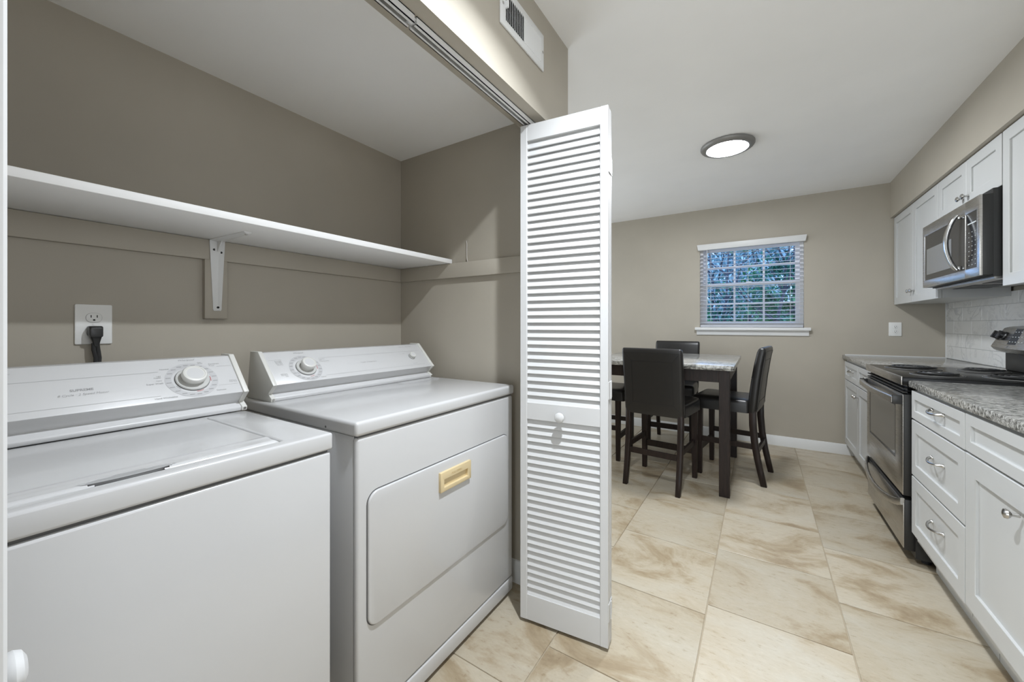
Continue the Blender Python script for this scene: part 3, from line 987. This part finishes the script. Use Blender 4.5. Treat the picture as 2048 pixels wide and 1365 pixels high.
def bifold(name, label, knob_on=True):
    d = struct(name, label)
    first = None
    sl = None
    for k in range(2):
        y0 = k * (PT + 0.004)
        b = MB()
        st = 0.030
        for x0, x1 in ((0, st), (PW - st, PW)):
            b.box(x0, x1, y0, y0 + PT, 0.014, PH, 0.002, 1)
        for z0, z1 in ((0.014, 0.115), (0.815, 0.882), (1.925, PH)):
            b.box(st - 0.001, PW - st + 0.001, y0 + 0.002, y0 + PT - 0.002, z0, z1, 0.001, 1)
        leaf = b.build('panel', 'door_white', d)
        for z0, z1 in ((0.115, 0.815), (0.882, 1.925)):
            N = round((z1 - z0) / 0.0288)
            for i in range(N):
                z = z0 + (z1 - z0) * (i + 0.5) / N
                if sl is None:
                    sl = MB().box(st - 0.003, PW - st + 0.003, -0.0188, 0.0188, -0.0030, 0.0032, 0.0015, 1).build('slat', 'door_white', leaf)
                    o = sl
                else:
                    o = sl.copy()
                    COL.objects.link(o)
                    o.parent = leaf
                o.location = (0, y0 + PT / 2, z)
                o.rotation_euler = (math.radians(67), 0, 0)
        if k == 0 and knob_on:
            MB().lathe([(0.010, -0.001), (0.0085, 0.004), (0.0085, 0.008), (0.014, 0.012), (0.0190, 0.018), (0.0195, 0.022), (0.0165, 0.0275), (0.010, 0.0305), (0.0001, 0.0315)], (PW * 0.49, 0.002, 0.838), (0, -1, 0), 28).build('door_knob', 'door_white', leaf)
    for z in (0.14, 0.95, 1.78):
        h = MB().box(PW - 0.0005, PW + 0.0022, 0.004, 2 * PT, z - 0.032, z + 0.032, 0.0008, 1)
        h.cyl((PW + 0.003, PT + 0.002, z - 0.032), (PW + 0.003, PT + 0.002, z + 0.032), 0.0032, n=10)
        h.build('hinge', 'door_white', d)
    MB().cyl((PW * 0.06, PT * 0.5, PH - 0.005), (PW * 0.06, PT * 0.5, PH + 0.016), 0.005, n=10).build('guide_pin', 'nickel', d)
    return d


d1 = bifold('door_1', 'folded white louvred bifold door standing beside the dryer')
d1.location = (-0.812, 1.327, 0)
d1.rotation_euler = (0, 0, math.radians(6.4))
d2 = bifold('door_2', 'folded white louvred bifold door at the left edge beside the washer')
d2.location = (-0.466, 0.0392, 0)
d2.rotation_euler = (0, 0, math.radians(180.6))

tk = thing('door_track', 'white metal bifold track under the closet header', 'track', (-0.79, 0.7, 2.02))
for a, c in ((-0.138, 0.728), (0.736, 1.515)):
    o = MB()
    for x0, x1, z0, z1 in ((-0.806, -0.803, 1.997, 2.02), (-0.778, -0.775, 1.997, 2.02), (-0.806, -0.775, 2.017, 2.02), (-0.806, -0.798, 1.997, 1.999), (-0.786, -0.775, 1.997, 1.999)):
        o.box(x0, x1, a, c, z0, z1)
    o.build('rail', 'trim_white', tk, smooth=0)
    MB().box(-0.7985, -0.7855, a, c, 2.0155, 2.017).build('groove', 'seam_grey', tk)
MB().box(-0.803, -0.778, 0.722, 0.742, 2.008, 2.014).build('joiner', 'track_metal', tk)

# ---------------- vent register on the header
vt = thing('air_vent', 'white metal air register on the header above the closet', 'vent', (XH, 1.21, 2.27))
vy0, vy1, vz0, vz1 = 1.060, 1.364, 2.198, 2.342
MB().ring('X', XH, XH + 0.007, (vy0, vy1, vz0, vz1), (vy0 + 0.032, vy1 - 0.026, vz0 + 0.027, vz1 - 0.027)).build('frame', 'trim_white', vt, bev=0.003)
MB().box(XH + 0.0002, XH + 0.0012, vy0 + 0.03, vy1 - 0.024, vz0 + 0.025, vz1 - 0.025).build('duct_back', 'dark_hole', vt)
lv = None
N = 22
for i in range(N):
    y = vy0 + 0.034 + (vy1 - vy0 - 0.062) * (i + 0.5) / N
    if lv is None:
        lv = MB().box(-0.0006, 0.0006, -0.0052, 0.0052, vz0 + 0.026, vz1 - 0.026).build('louvre', 'trim_white', None)
        o = lv
    else:
        o = lv.copy()
        COL.objects.link(o)
    o.parent = vt
    o.location = (0.0055, y - 1.21, -2.27)
    o.rotation_euler = (0, 0, math.radians(38 if i < N / 2 else -25))
for z in (2.235, 2.27, 2.305):
    MB().box(XH + 0.0015, XH + 0.003, vy0 + 0.032, vy1 - 0.026, z - 0.0008, z + 0.0008).build('cross_bar', 'seam_grey', vt)
MB().box(XH + 0.005, XH + 0.018, vy0 + 0.026, vy0 + 0.034, 2.262, 2.286, 0.002).build('lever', 'trim_white', vt)
for y, z in ((vy0 + 0.013, 2.27), (vy1 - 0.011, 2.27)):
    MB().lathe([(0.005, 0), (0.005, 0.0085), (0.0001, 0.0095)], (XH, y, z), (1, 0, 0), 12).build('screw', 'nickel', vt)

# ---------------- ceiling lamps
cl = thing('ceiling_light', 'round flush ceiling light with grey rim over the kitchen floor', 'lamp', (-0.19, 3.06, ZC))
MB().lathe([(0.158, 0), (0.166, -0.004), (0.166, -0.013), (0.160, -0.022), (0.148, -0.029), (0.134, -0.031), (0.128, -0.029), (0.128, -0.020)], (-0.19, 3.06, ZC), (0, 0, 1), 56).build('rim', 'lamp_rim', cl)
MB().lathe([(0.1285, -0.0285), (0.10, -0.0300), (0.05, -0.0308), (0.0001, -0.031)], (-0.19, 3.06, ZC), (0, 0, 1), 56).build('diffuser', 'lamp_glow', cl)
sp = thing('ceiling_spotlight', 'small white ceiling spotlight in front of the laundry closet', 'lamp', (-0.205, 0.87, ZC))
MB().lathe([(0.055, 0), (0.055, -0.006), (0.046, -0.012), (0.036, -0.012), (0.034, -0.004)], (-0.205, 0.87, ZC), (0, 0, 1), 32).build('trim_ring', 'trim_white', sp)
MB().lathe([(0.0345, -0.006), (0.0001, -0.0065)], (-0.205, 0.87, ZC), (0, 0, 1), 32).build('lens', 'lamp_glow', sp)
ldat = bpy.data.lights.new('spotlight_bulb', 'AREA')
ldat.shape = 'DISK'
ldat.size = 0.055
ldat.spread = math.radians(128)
ldat.energy = KEY_POWER
ldat.color = (0.88, 0.935, 1.0)
lo = bpy.data.objects.new('spotlight_bulb', ldat)
COL.objects.link(lo)
lo.location = (-0.205, 0.87, ZC - 0.016)

# ================================================================== THE DINING SET
tb = thing('dining_table', 'counter height dark wood dining table with grey stone top', 'table', (-0.67, 3.55, 0))
tx0, tx1, ty0, ty1 = -1.195, -0.143, 2.985, 4.105
ch = 0.02
MB().prism([(tx0 + ch, ty0), (tx1 - ch, ty0), (tx1, ty0 + ch), (tx1, ty1 - ch), (tx1 - ch, ty1), (tx0 + ch, ty1), (tx0, ty1 - ch), (tx0, ty0 + ch)], 'Z', 0.878, 0.912).build('table_top', 'table_stone', tb, bev=0.003)
lw = 0.066
for x in (tx0 + 0.03, tx1 - 0.03 - lw):
    for y in (ty0 + 0.045, ty1 - 0.045 - lw):
        MB().box(x, x + lw, y, y + lw, 0, 0.878, 0.002, 1).build('leg', 'espresso', tb)
for y in (ty0 + 0.05, ty1 - 0.05 - 0.022):
    MB().box(tx0 + 0.03 + lw, tx1 - 0.03 - lw, y, y + 0.022, 0.79, 0.878).build('apron', 'espresso', tb)
for x in (tx0 + 0.035, tx1 - 0.035 - 0.022):
    MB().box(x, x + 0.022, ty0 + 0.045 + lw, ty1 - 0.045 - lw, 0.79, 0.878).build('apron', 'espresso', tb)


def make_chair():
    c = thing('dining_chair', 'x', 'chair', (0, 0, 0), 'black leather chairs around the dining table')
    # local frame: faces +y, rear legs near y = 0
    for s in (-1, 1):
        b = MB()
        rings = []
        for z, y, hw, hd in ((0.0, -0.082, 0.016, 0.019), (0.10, -0.060, 0.0165, 0.020), (0.20, -0.040, 0.017, 0.021), (0.32, -0.022, 0.0175, 0.022), (0.44, -0.012, 0.018, 0.023), (0.56, -0.010, 0.018, 0.023)):
            x = s * (0.188 - 0.0)
            rings.append([(x - hw, y - hd, z), (x + hw, y - hd, z), (x + hw, y + hd, z), (x - hw, y + hd, z)])
        b.loft(rings)
        b.build('rear_leg', 'espresso', c, bev=0.002, seg=1, smooth=50)
        b = MB()
        x = s * 0.195
        b.loft([[(x - a, 0.355 - a, z), (x + a, 0.355 - a, z), (x + a, 0.355 + a, z), (x - a, 0.355 + a, z)] for z, a in ((0, 0.0165), (0.54, 0.0215))])
        b.build('front_leg', 'espresso', c, bev=0.002, seg=1)
        MB().box(s * 0.190 - 0.009, s * 0.190 + 0.009, -0.02, 0.34, 0.262, 0.302, 0.001, 1).build('side_stretcher', 'espresso', c)
    MB().box(-0.175, 0.175, -0.048, -0.030, 0.232, 0.272, 0.001, 1).build('rear_stretcher', 'espresso', c)
    MB().box(-0.176, 0.176, 0.344, 0.366, 0.185, 0.232, 0.001, 1).build('foot_rail', 'espresso', c)
    # seat cushion
    st = MB()
    prof = [(0.530, 0.0), (0.528, 0.004), (0.585, 0.004), (0.605, 0.002), (0.618, -0.006), (0.625, -0.022), (0.629, -0.07)]
    rings = []
    for z, off in prof:
        w0 = 0.205 + off
        w1 = 0.222 + off
        pts = rr(-1, 1, -1, 1, 0.12, 5)
        ring = []
        for u, vv in pts:
            t = (vv + 1) / 2
            y = 0.012 - off * 0.7 + (0.398 + off * 1.7) * t
            ring.append((u * (w0 + (w1 - w0) * t), y, z))
        rings.append(ring)
    st.loft(rings)
    st.build('seat', 'leather', c, smooth=60)
    # backrest
    bk = MB()
    rings = []
    for z, yb, th, hw in ((0.528, -0.006, 0.046, 0.205), (0.56, -0.010, 0.060, 0.211), (0.66, -0.018, 0.064, 0.213), (0.78, -0.032, 0.062, 0.214), (0.90, -0.050, 0.060, 0.215), (0.985, -0.066, 0.056, 0.215), (1.010, -0.071, 0.046, 0.213), (1.020, -0.073, 0.028, 0.205)):
        rings.append([(u, yb + vv, z) for u, vv in rr(-hw, hw, -th / 2, th / 2, th * 0.33, 3)])
    bk.loft(rings)
    bo = bk.build('backrest', 'leather', c, smooth=60)

    def ysurf(z, sgn):
        ks = ((0.528, -0.006, 0.046), (0.56, -0.010, 0.060), (0.66, -0.018, 0.064), (0.78, -0.032, 0.062), (0.90, -0.050, 0.060), (0.985, -0.066, 0.056), (1.01, -0.071, 0.046))
        for (za, ya, ta), (zb, yb, tb_) in zip(ks, ks[1:]):
            if za <= z <= zb:
                q = (z - za) / (zb - za)
                return ya + (yb - ya) * q + sgn * (ta + (tb_ - ta) * q) / 2
        return -0.07
    # seams on the rear face: inner rectangle and mitred corners
    def seam(p, q, sgn=-1):
        pts = []
        for i in range(7):
            t = i / 6
            x = p[0] + (q[0] - p[0]) * t
            z = p[1] + (q[1] - p[1]) * t
            pts.append((x, ysurf(z, sgn) + 0.0004 * sgn, z))
        MB().tube(pts, 0.0014, 5).build('seam', 'stitch', bo)
    A = (-0.145, 0.615); B = (0.145, 0.615); Cc = (0.145, 0.925); D = (-0.145, 0.925)
    for p, q in ((A, B), (B, Cc), (Cc, D), (D, A), (A, (-0.198, 0.565)), (B, (0.198, 0.565)), (Cc, (0.198, 0.985)), (D, (-0.198, 0.985)), ((-0.2, 0.99), (0.2, 0.99))):
        seam(p, q)
    for x in (-0.072, 0.072):
        seam((x, 0.64), (x, 1.005), 1)
    seam((-0.205, 0.80), (0.205, 0.80), 1)
    return c


c0 = make_chair()
chairs = [((-0.655, 2.970, 0), math.radians(-5.5), 'black leather dining chair with its back to the kitchen, nearest the louvred door'),
          ((-0.030, 3.588, 0), math.radians(82.5), 'black leather dining chair seen from the side at the right end of the table'),
          ((-0.735, 4.325, 0), PI, 'black leather dining chair behind the table against the window wall'),
          ((-1.40, 3.55, 0), -PI / 2, 'black leather dining chair almost hidden by the louvred door, left end of the table')]
for i, (p, a, lb) in enumerate(chairs):
    o = c0 if i == 0 else dup(c0)
    o.location = p
    o.rotation_euler = (0, 0, a)
    o['label'] = lb

# ================================================================== THE KITCHEN
def shaker(parent, nm, xf, y0, y1, z0, z1, rail=0.057, th=0.02, hand=None):
    fr = MB().ring('X', xf, xf + th, (y0, y1, z0, z1), (y0 + rail, y1 - rail, z0 + rail, z1 - rail)).build(nm, 'cabinet_white', parent, bev=0.0015, seg=1)
    MB().box(xf + 0.009, xf + th - 0.002, y0 + rail - 0.002, y1 - rail + 0.002, z0 + rail - 0.002, z1 - rail + 0.002).build('panel', 'cabinet_white', fr)
    return fr


def knob(parent, xf, y, z):
    MB().lathe([(0.006, 0), (0.005, 0.012), (0.0055, 0.016), (0.011, 0.020), (0.0145, 0.025), (0.013, 0.030), (0.006, 0.033), (0.0001, 0.0335)], (xf, y, z), (-1, 0, 0), 20).build('knob', 'nickel', parent)


def pull(parent, xf, y, z, L=0.125):
    b = MB()
    pts, rad = [], []
    for i in range(17):
        t = i / 16
        yy = y - L / 2 + L * t
        s = math.sin(PI * t)
        pts.append((xf - 0.006 - 0.024 * s ** 0.6, yy, z + 0.004 - 0.006 * s))
        rad.append(0.0035 + 0.0025 * abs(1 - 2 * t) ** 2 + 0.001 * s)
    b.tube(pts, rad, 10)
    for yy in (y - L / 2, y + L / 2):
        b.lathe([(0.0085, 0), (0.0085, 0.004), (0.005, 0.010)], (xf, yy, z + 0.004), (-1, 0, 0), 14)
    b.build('pull', 'nickel', parent)


XB = 0.630    # near base cabinet face
# drawer bank
c1 = thing('base_cabinet', 'white three drawer base cabinet next to the range', 'cabinet', (0.95, 2.375, 0))
MB().box(XB + 0.021, XR - 0.012, 2.085, 2.668, 0.13, 0.884).build('carcass', 'cabinet_white', c1)
MB().box(0.715, 0.735, 2.085, 2.668, 0.0, 0.13).build('toe_kick', 'cabinet_white', c1)
for z0, z1, rl in ((0.733, 0.868, 0.040), (0.457, 0.725, 0.057), (0.170, 0.449, 0.057)):
    f = shaker(c1, 'drawer', XB, 2.083, 2.666, z0, z1, rl)
    pull(f, XB + 0.009, 2.362, (z0 + z1) / 2 + 0.012)
# sink-side cabinet
c2 = thing('base_cabinet', 'white base cabinet with one drawer over a door, nearest the viewer', 'cabinet', (0.95, 1.775, 0))
MB().box(XB + 0.021, XR - 0.012, 1.46, 2.081, 0.13, 0.884).build('carcass', 'cabinet_white', c2)
MB().box(0.715, 0.735, 1.46, 2.081, 0.0, 0.13).build('toe_kick', 'cabinet_white', c2)
f = shaker(c2, 'drawer', XB, 1.464, 2.075, 0.735, 0.870, 0.040)
f = shaker(c2, 'door', XB, 1.464, 2.075, 0.175, 0.727, 0.075)
knob(f, XB, 1.725, 0.640)
# far base cabinet
XG = 0.652
c3 = thing('base_cabinet', 'white two door base cabinet in the far corner beyond the range', 'cabinet', (0.95, 4.05, 0))
MB().box(XG + 0.021, XR - 0.012, 3.47, YF - 0.002, 0.12, 0.884).build('carcass', 'cabinet_white', c3)
MB().box(0.72, 0.74, 3.47, YF - 0.002, 0.0, 0.12).build('toe_kick', 'cabinet_white', c3)
for a, c in ((3.475, 4.05), (4.055, 4.60)):
    f = shaker(c3, 'drawer', XG, a, c, 0.705, 0.862, 0.042)
    pull(f, XG + 0.009, (a + c) / 2, 0.79)
    f = shaker(c3, 'door', XG, a, c, 0.125, 0.697)
    knob(f, XG, c - 0.03 if a < 4 else a + 0.03, 0.618)
# counters
tag(MB().box(0.621, XR - 0.011, 1.30, 2.676, 0.884, 0.9155, 0.003).build('counter_top', 'granite', loc=(0.95, 2.0, 0.884)), 'grey speckled granite counter top right of the range', 'counter')
tag(MB().box(0.640, XR - 0.011, 3.466, YF - 0.001, 0.884, 0.9155, 0.003).build('counter_top', 'granite', loc=(0.95, 4.05, 0.884)), 'grey speckled granite counter top in the far corner', 'counter')

# ---------------- range
rg = thing('kitchen_range', 'stainless steel and black electric coil range between the counters', 'range', (0.95, 3.075, 0))
ry0, ry1 = 2.690, 3.458
MB().box(0.650, 1.285, ry0, ry1, 0.03, 0.893).build('body', 'black_matte', rg)
for x in (0.70, 1.23):
    for y in (ry0 + 0.05, ry1 - 0.05):
        MB().cyl((x, y, 0), (x, y, 0.03), 0.018, n=12).build('foot', 'rubber', rg)
MB().box(0.602, 1.285, ry0 - 0.002, ry1 + 0.002, 0.890, 0.929, 0.003).build('cooktop', 'black_enamel', rg)
MB().box(0.598, 0.604, ry0 + 0.001, ry1 - 0.001, 0.888, 0.9315, 0.002).build('front_trim', 'stainless', rg)
MB().box(0.622, 0.655, ry0 + 0.004, ry1 - 0.004, 0.838, 0.888).build('vent_recess', 'black_enamel', rg)
for z in (0.852, 0.870):
    MB().box(0.606, 0.640, ry0 + 0.004, ry1 - 0.004, z - 0.003, z + 0.003).build('vent_fin', 'black_matte', rg)
# oven door
od = MB().box(0.6075, 0.650, ry0 + 0.002, ry1 - 0.002, 0.335, 0.842, 0.003).build('oven_door', 'black_matte', rg)
MB().ring('X', 0.604, 0.608, (ry0 + 0.002, ry1 - 0.002, 0.337, 0.840), (2.815, 3.385, 0.490, 0.780)).build('door_skin', 'stainless', od, bev=0.002)
MB().prism(rr(2.812, 3.388, 0.487, 0.783, 0.012, 3), 'X', 0.6062, 0.613).build('window_border', 'black_enamel', od)
MB().prism(rr(2.830, 3.370, 0.505, 0.765, 0.012, 3), 'X', 0.6056, 0.613).build('window_glass', 'oven_glass', od)
hb = MB()
rings = []
for i in range(25):
    t = i / 24
    y = ry0 + 0.008 + (ry1 - ry0 - 0.016) * t
    x = 0.574 - 0.018 * math.sin(PI * t)
    rings.append([(x + u, y, 0.812 + vv) for u, vv in rr(-0.010, 0.010, -0.018, 0.018, 0.007, 3)])
hb.loft(rings)
hb.build('door_handle', 'stainless', od)
for y in (ry0 + 0.004, ry1 - 0.022):
    MB().box(0.566, 0.614, y, y + 0.018, 0.790, 0.834, 0.003).build('handle_mount', 'black_plastic', od)
# drawer
dw = MB().box(0.6125, 0.652, ry0 + 0.01, ry1 - 0.004, 0.060, 0.312, 0.003).build('storage_drawer', 'black_matte', rg)
MB().box(0.608, 0.613, ry0 + 0.012, ry1 - 0.006, 0.068, 0.296, 0.002).build('drawer_skin', 'stainless', dw)
hb = MB()
rings = []
for i in range(29):
    t = i / 28
    y = ry0 + 0.014 + (ry1 - ry0 - 0.022) * t
    s = max(0.0, math.sin(PI * t)) ** 0.6
    x = 0.606 - 0.040 * s
    zz = 0.302 - 0.050 * s
    rings.append([(x + u, y, zz + vv) for u, vv in rr(-0.008, 0.008, -0.020, 0.016, 0.006, 3)])
hb.loft(rings)
hb.build('drawer_handle', 'stainless', dw)
# coils
for x, y, R in ((0.775, 3.265, 0.098), (0.775, 2.885, 0.076), (1.06, 3.265, 0.076), (1.06, 2.885, 0.098)):
    bn = MB().lathe([(R + 0.022, 0.9285), (R + 0.020, 0.9335), (R + 0.010, 0.9340), (R + 0.004, 0.9300), (R * 0.4, 0.9292), (0.0001, 0.9291)], (x, y, 0), (0, 0, 1), 40).build('drip_pan', 'black_enamel', rg)
    MB().lathe([(R + 0.024, 0.9288), (R + 0.024, 0.9315), (R + 0.0225, 0.9320), (R + 0.0225, 0.9288)], (x, y, 0), (0, 0, 1), 40).build('drip_ring', 'lamp_rim', bn)
    turns = 4 if R > 0.09 else 3
    pts = []
    for i in range(turns * 28 + 1):
        a = 2 * PI * i / 28
        q = 0.022 + (R - 0.022) * i / (turns * 28)
        pts.append((x + q * math.cos(a), y + q * math.sin(a), 0.9395))
    MB().tube(pts, 0.0048, 6).build('coil_burner', 'coil', bn)
# backguard
MB().box(1.205, 1.285, ry0 + 0.006, ry1 - 0.006, 0.929, 1.035, 0.006).build('backguard', 'black_matte', rg)
bg_ = MB()
rings = []
prof = [(1.165, 1.048), (1.152, 1.066), (1.205, 1.172), (1.225, 1.180), (1.285, 1.180), (1.285, 1.035), (1.19, 1.035)]
for i in range(17):
    t = i / 16
    y = ry0 - 0.002 + (ry1 - ry0 + 0.004) * t
    k = 1 - (2 * t - 1) ** 2
    rings.append([(x - (0.022 * k if x < 1.21 else 0), y, z + (0.010 * k if z > 1.1 else -0.006 * k)) for x, z in prof])
bg_.loft(rings)
gp = bg_.build('control_panel', 'stainless', rg, smooth=30)


def gface(y, v, lift=0.0):
    t = (y - ry0) / (ry1 - ry0)
    k = 1 - (2 * t - 1) ** 2
    a = Vector((1.152 - 0.022 * k, y, 1.066 - 0.006 * k))
    b_ = Vector((1.205 - 0.022 * k, y, 1.172 + 0.010 * k))
    d = (b_ - a)
    nn = Vector((-d.z, 0, d.x)).normalized()
    return a + d * v + nn * lift, d.normalized(), nn


for y in (3.425, 3.350, 2.80, 2.725):
    p, d_, nn = gface(y, 0.56)
    kb = MB().lathe([(0.024, 0.0), (0.024, 0.008), (0.020, 0.012), (0.018, 0.026), (0.0001, 0.028)], p, nn, 24).build('burner_knob', 'black_plastic', gp)
    g_ = MB()
    q = p + nn * 0.03
    u = Vector((0, 1, 0))
    g_.loft([[q + nn * a_ + u * s * 0.006 + d_ * r_ * 0.021 for s, r_ in ((-1, -1), (1, -1), (1, 1), (-1, 1))] for a_ in (-0.018, 0.004)])
    g_.build('knob_grip', 'black_plastic', kb, bev=0.002)
dp = MB()
vs = []
for lift in (0.0008, 0.003):
    vs.append([gface(y, v_, lift)[0] for y, v_ in ((3.255, 0.18), (2.90, 0.18), (2.90, 0.90), (3.255, 0.90))])
dp.loft(vs)
do = dp.build('display', 'black_matte', gp)
kk = MB()
for i in range(11):
    for j in range(3):
        if 4 <= i <= 6 and j > 0:
            continue
        p, d_, nn = gface(3.235 - 0.0315 * i, 0.30 + 0.22 * j, 0.0045)
        kk.bm.faces.new([kk.bm.verts.new(p + Vector((0, s * 0.006, 0)) + d_ * (r_ * 0.0016)) for s, r_ in ((-1, -1), (1, -1), (1, 1), (-1, 1))])
tag(kk.build('key_marks', 'key_print', do, smooth=0), None, None, None, 'stuff')
p, d_, nn = gface(3.245, 0.03, 0.0006)
text('lettering', 'III', 0.020, 'black_plastic', gp, p, (0, -1, 0), tuple(d_), 0.3, lift=0.0008)

# ---------------- upper cabinets
XU = 0.985


def upper(label, y0, y1, z0, z1, split, knobs, zk):
    u = thing('upper_cabinet', label, 'cabinet', (1.15, (y0 + y1) / 2, z0))
    MB().box(XU + 0.021, XR - 0.011, y0 + 0.001, y1 - 0.001, z0 + 0.003, z1).build('carcass', 'cabinet_white', u)
    for k, (a, c) in enumerate(((y0 + 0.003, split - 0.0015), (split + 0.0015, y1 - 0.003))):
        f = shaker(u, 'door', XU, a, c, z0, z1 - 0.004, 0.058)
        knob(f, XU, (c - 0.03) if k == 0 else (a + 0.03), zk)
    return u


upper('white two door upper cabinet in the far corner beside the microwave', 3.650, 4.630, 1.366, 2.125, 4.140, 2, 1.452)
upper('short white two door cabinet directly above the microwave', 2.850, 3.648, 1.868, 2.125, 3.235, 2, 1.915)
upper('tall white upper cabinet at the right edge above the counter', 2.06, 2.846, 1.378, 2.125, 2.45, 2, 1.46)

# ---------------- microwave
mw = thing('microwave_oven', 'stainless over the range microwave with black control strip', 'microwave', (1.1, 3.255, 1.43))
my0, my1, mz0, mz1, mx = 2.856, 3.646, 1.436, 1.836, 0.915
MB().box(mx + 0.045, XR - 0.012, my0 + 0.002, my1 - 0.002, mz0 - 0.006, mz1 + 0.025).build('housing', 'black_matte', mw)
MB().box(mx + 0.055, XR - 0.05, my0 + 0.02, my1 - 0.02, mz0 - 0.016, mz0 - 0.006).build('underside', 'stainless', mw)
for a, c in ((my0 + 0.06, 3.20), (3.30, my1 - 0.06)):
    MB().box(mx + 0.12, mx + 0.27, a, c, mz0 - 0.019, mz0 - 0.016).build('grease_filter', 'black_matte', mw)
MB().box(mx + 0.006, mx + 0.047, my0, my1, mz0, mz1, 0.004).build('door_edge', 'black_matte', mw)
ysp = 3.018
md = MB().ring('X', mx, mx + 0.010, (ysp + 0.001, my1, mz0, mz1), (ysp + 0.001 + 0.001, my1 - 0.030, mz0 + 0.045, mz1 - 0.065)).build('door', 'stainless', mw, bev=0.0015)
MB().box(mx + 0.003, mx + 0.009, ysp + 0.002, my1 - 0.030, mz0 + 0.045, mz1 - 0.065).build('door_glass', 'dark_glass', md)
MB().box(mx + 0.002, mx + 0.0045, 3.20, my1 - 0.062, mz0 + 0.080, mz1 - 0.155).build('door_window', 'micro_screen', md)
mp = MB().ring('X', mx, mx + 0.010, (my0, ysp - 0.001, mz0, mz1), (my0 + 0.030, ysp - 0.002, mz0 + 0.045, mz1 - 0.065)).build('control_frame', 'stainless', mw, bev=0.0015)
cpn = MB().box(mx + 0.003, mx + 0.009, my0 + 0.030, ysp - 0.002, mz0 + 0.045, mz1 - 0.065).build('control_panel', 'dark_glass', mw)
kk = MB()
for i in range(3):
    for j in range(8):
        y = my0 + 0.055 + 0.035 * i
        z = mz0 + 0.065 + 0.024 * j
        kk.bm.faces.new([kk.bm.verts.new((mx + 0.0026, y + s * 0.0042, z + r_ * 0.0016)) for s, r_ in ((-1, -1), (1, -1), (1, 1), (-1, 1))])
kk.bm.faces.new([kk.bm.verts.new((mx + 0.0026, y_, z_)) for y_, z_ in ((my0 + 0.045, 1.712), (my0 + 0.14, 1.712), (my0 + 0.14, 1.718), (my0 + 0.045, 1.718))])
tag(kk.build('key_marks', 'key_print', cpn, smooth=0), None, None, None, 'stuff')
hb = MB()
rings = []
for i in range(25):
    t = i / 24
    z = mz0 + 0.052 + (mz1 - mz0 - 0.104) * t
    s = math.sin(PI * t)
    yc = 3.075
    x = mx - 0.012 - 0.040 * s ** 0.7
    rings.append([(x + u, yc + vv + 0.012 * s, z) for u, vv in rr(-0.009, 0.009, -0.016, 0.016, 0.006, 3)])
hb.loft(rings)
hb.build('handle', 'chrome', md)
for z in (mz0 + 0.062, mz1 - 0.062):
    MB().box(mx - 0.014, mx + 0.006, 3.062, 3.090, z - 0.010, z + 0.010, 0.003).build('handle_post', 'chrome', md)
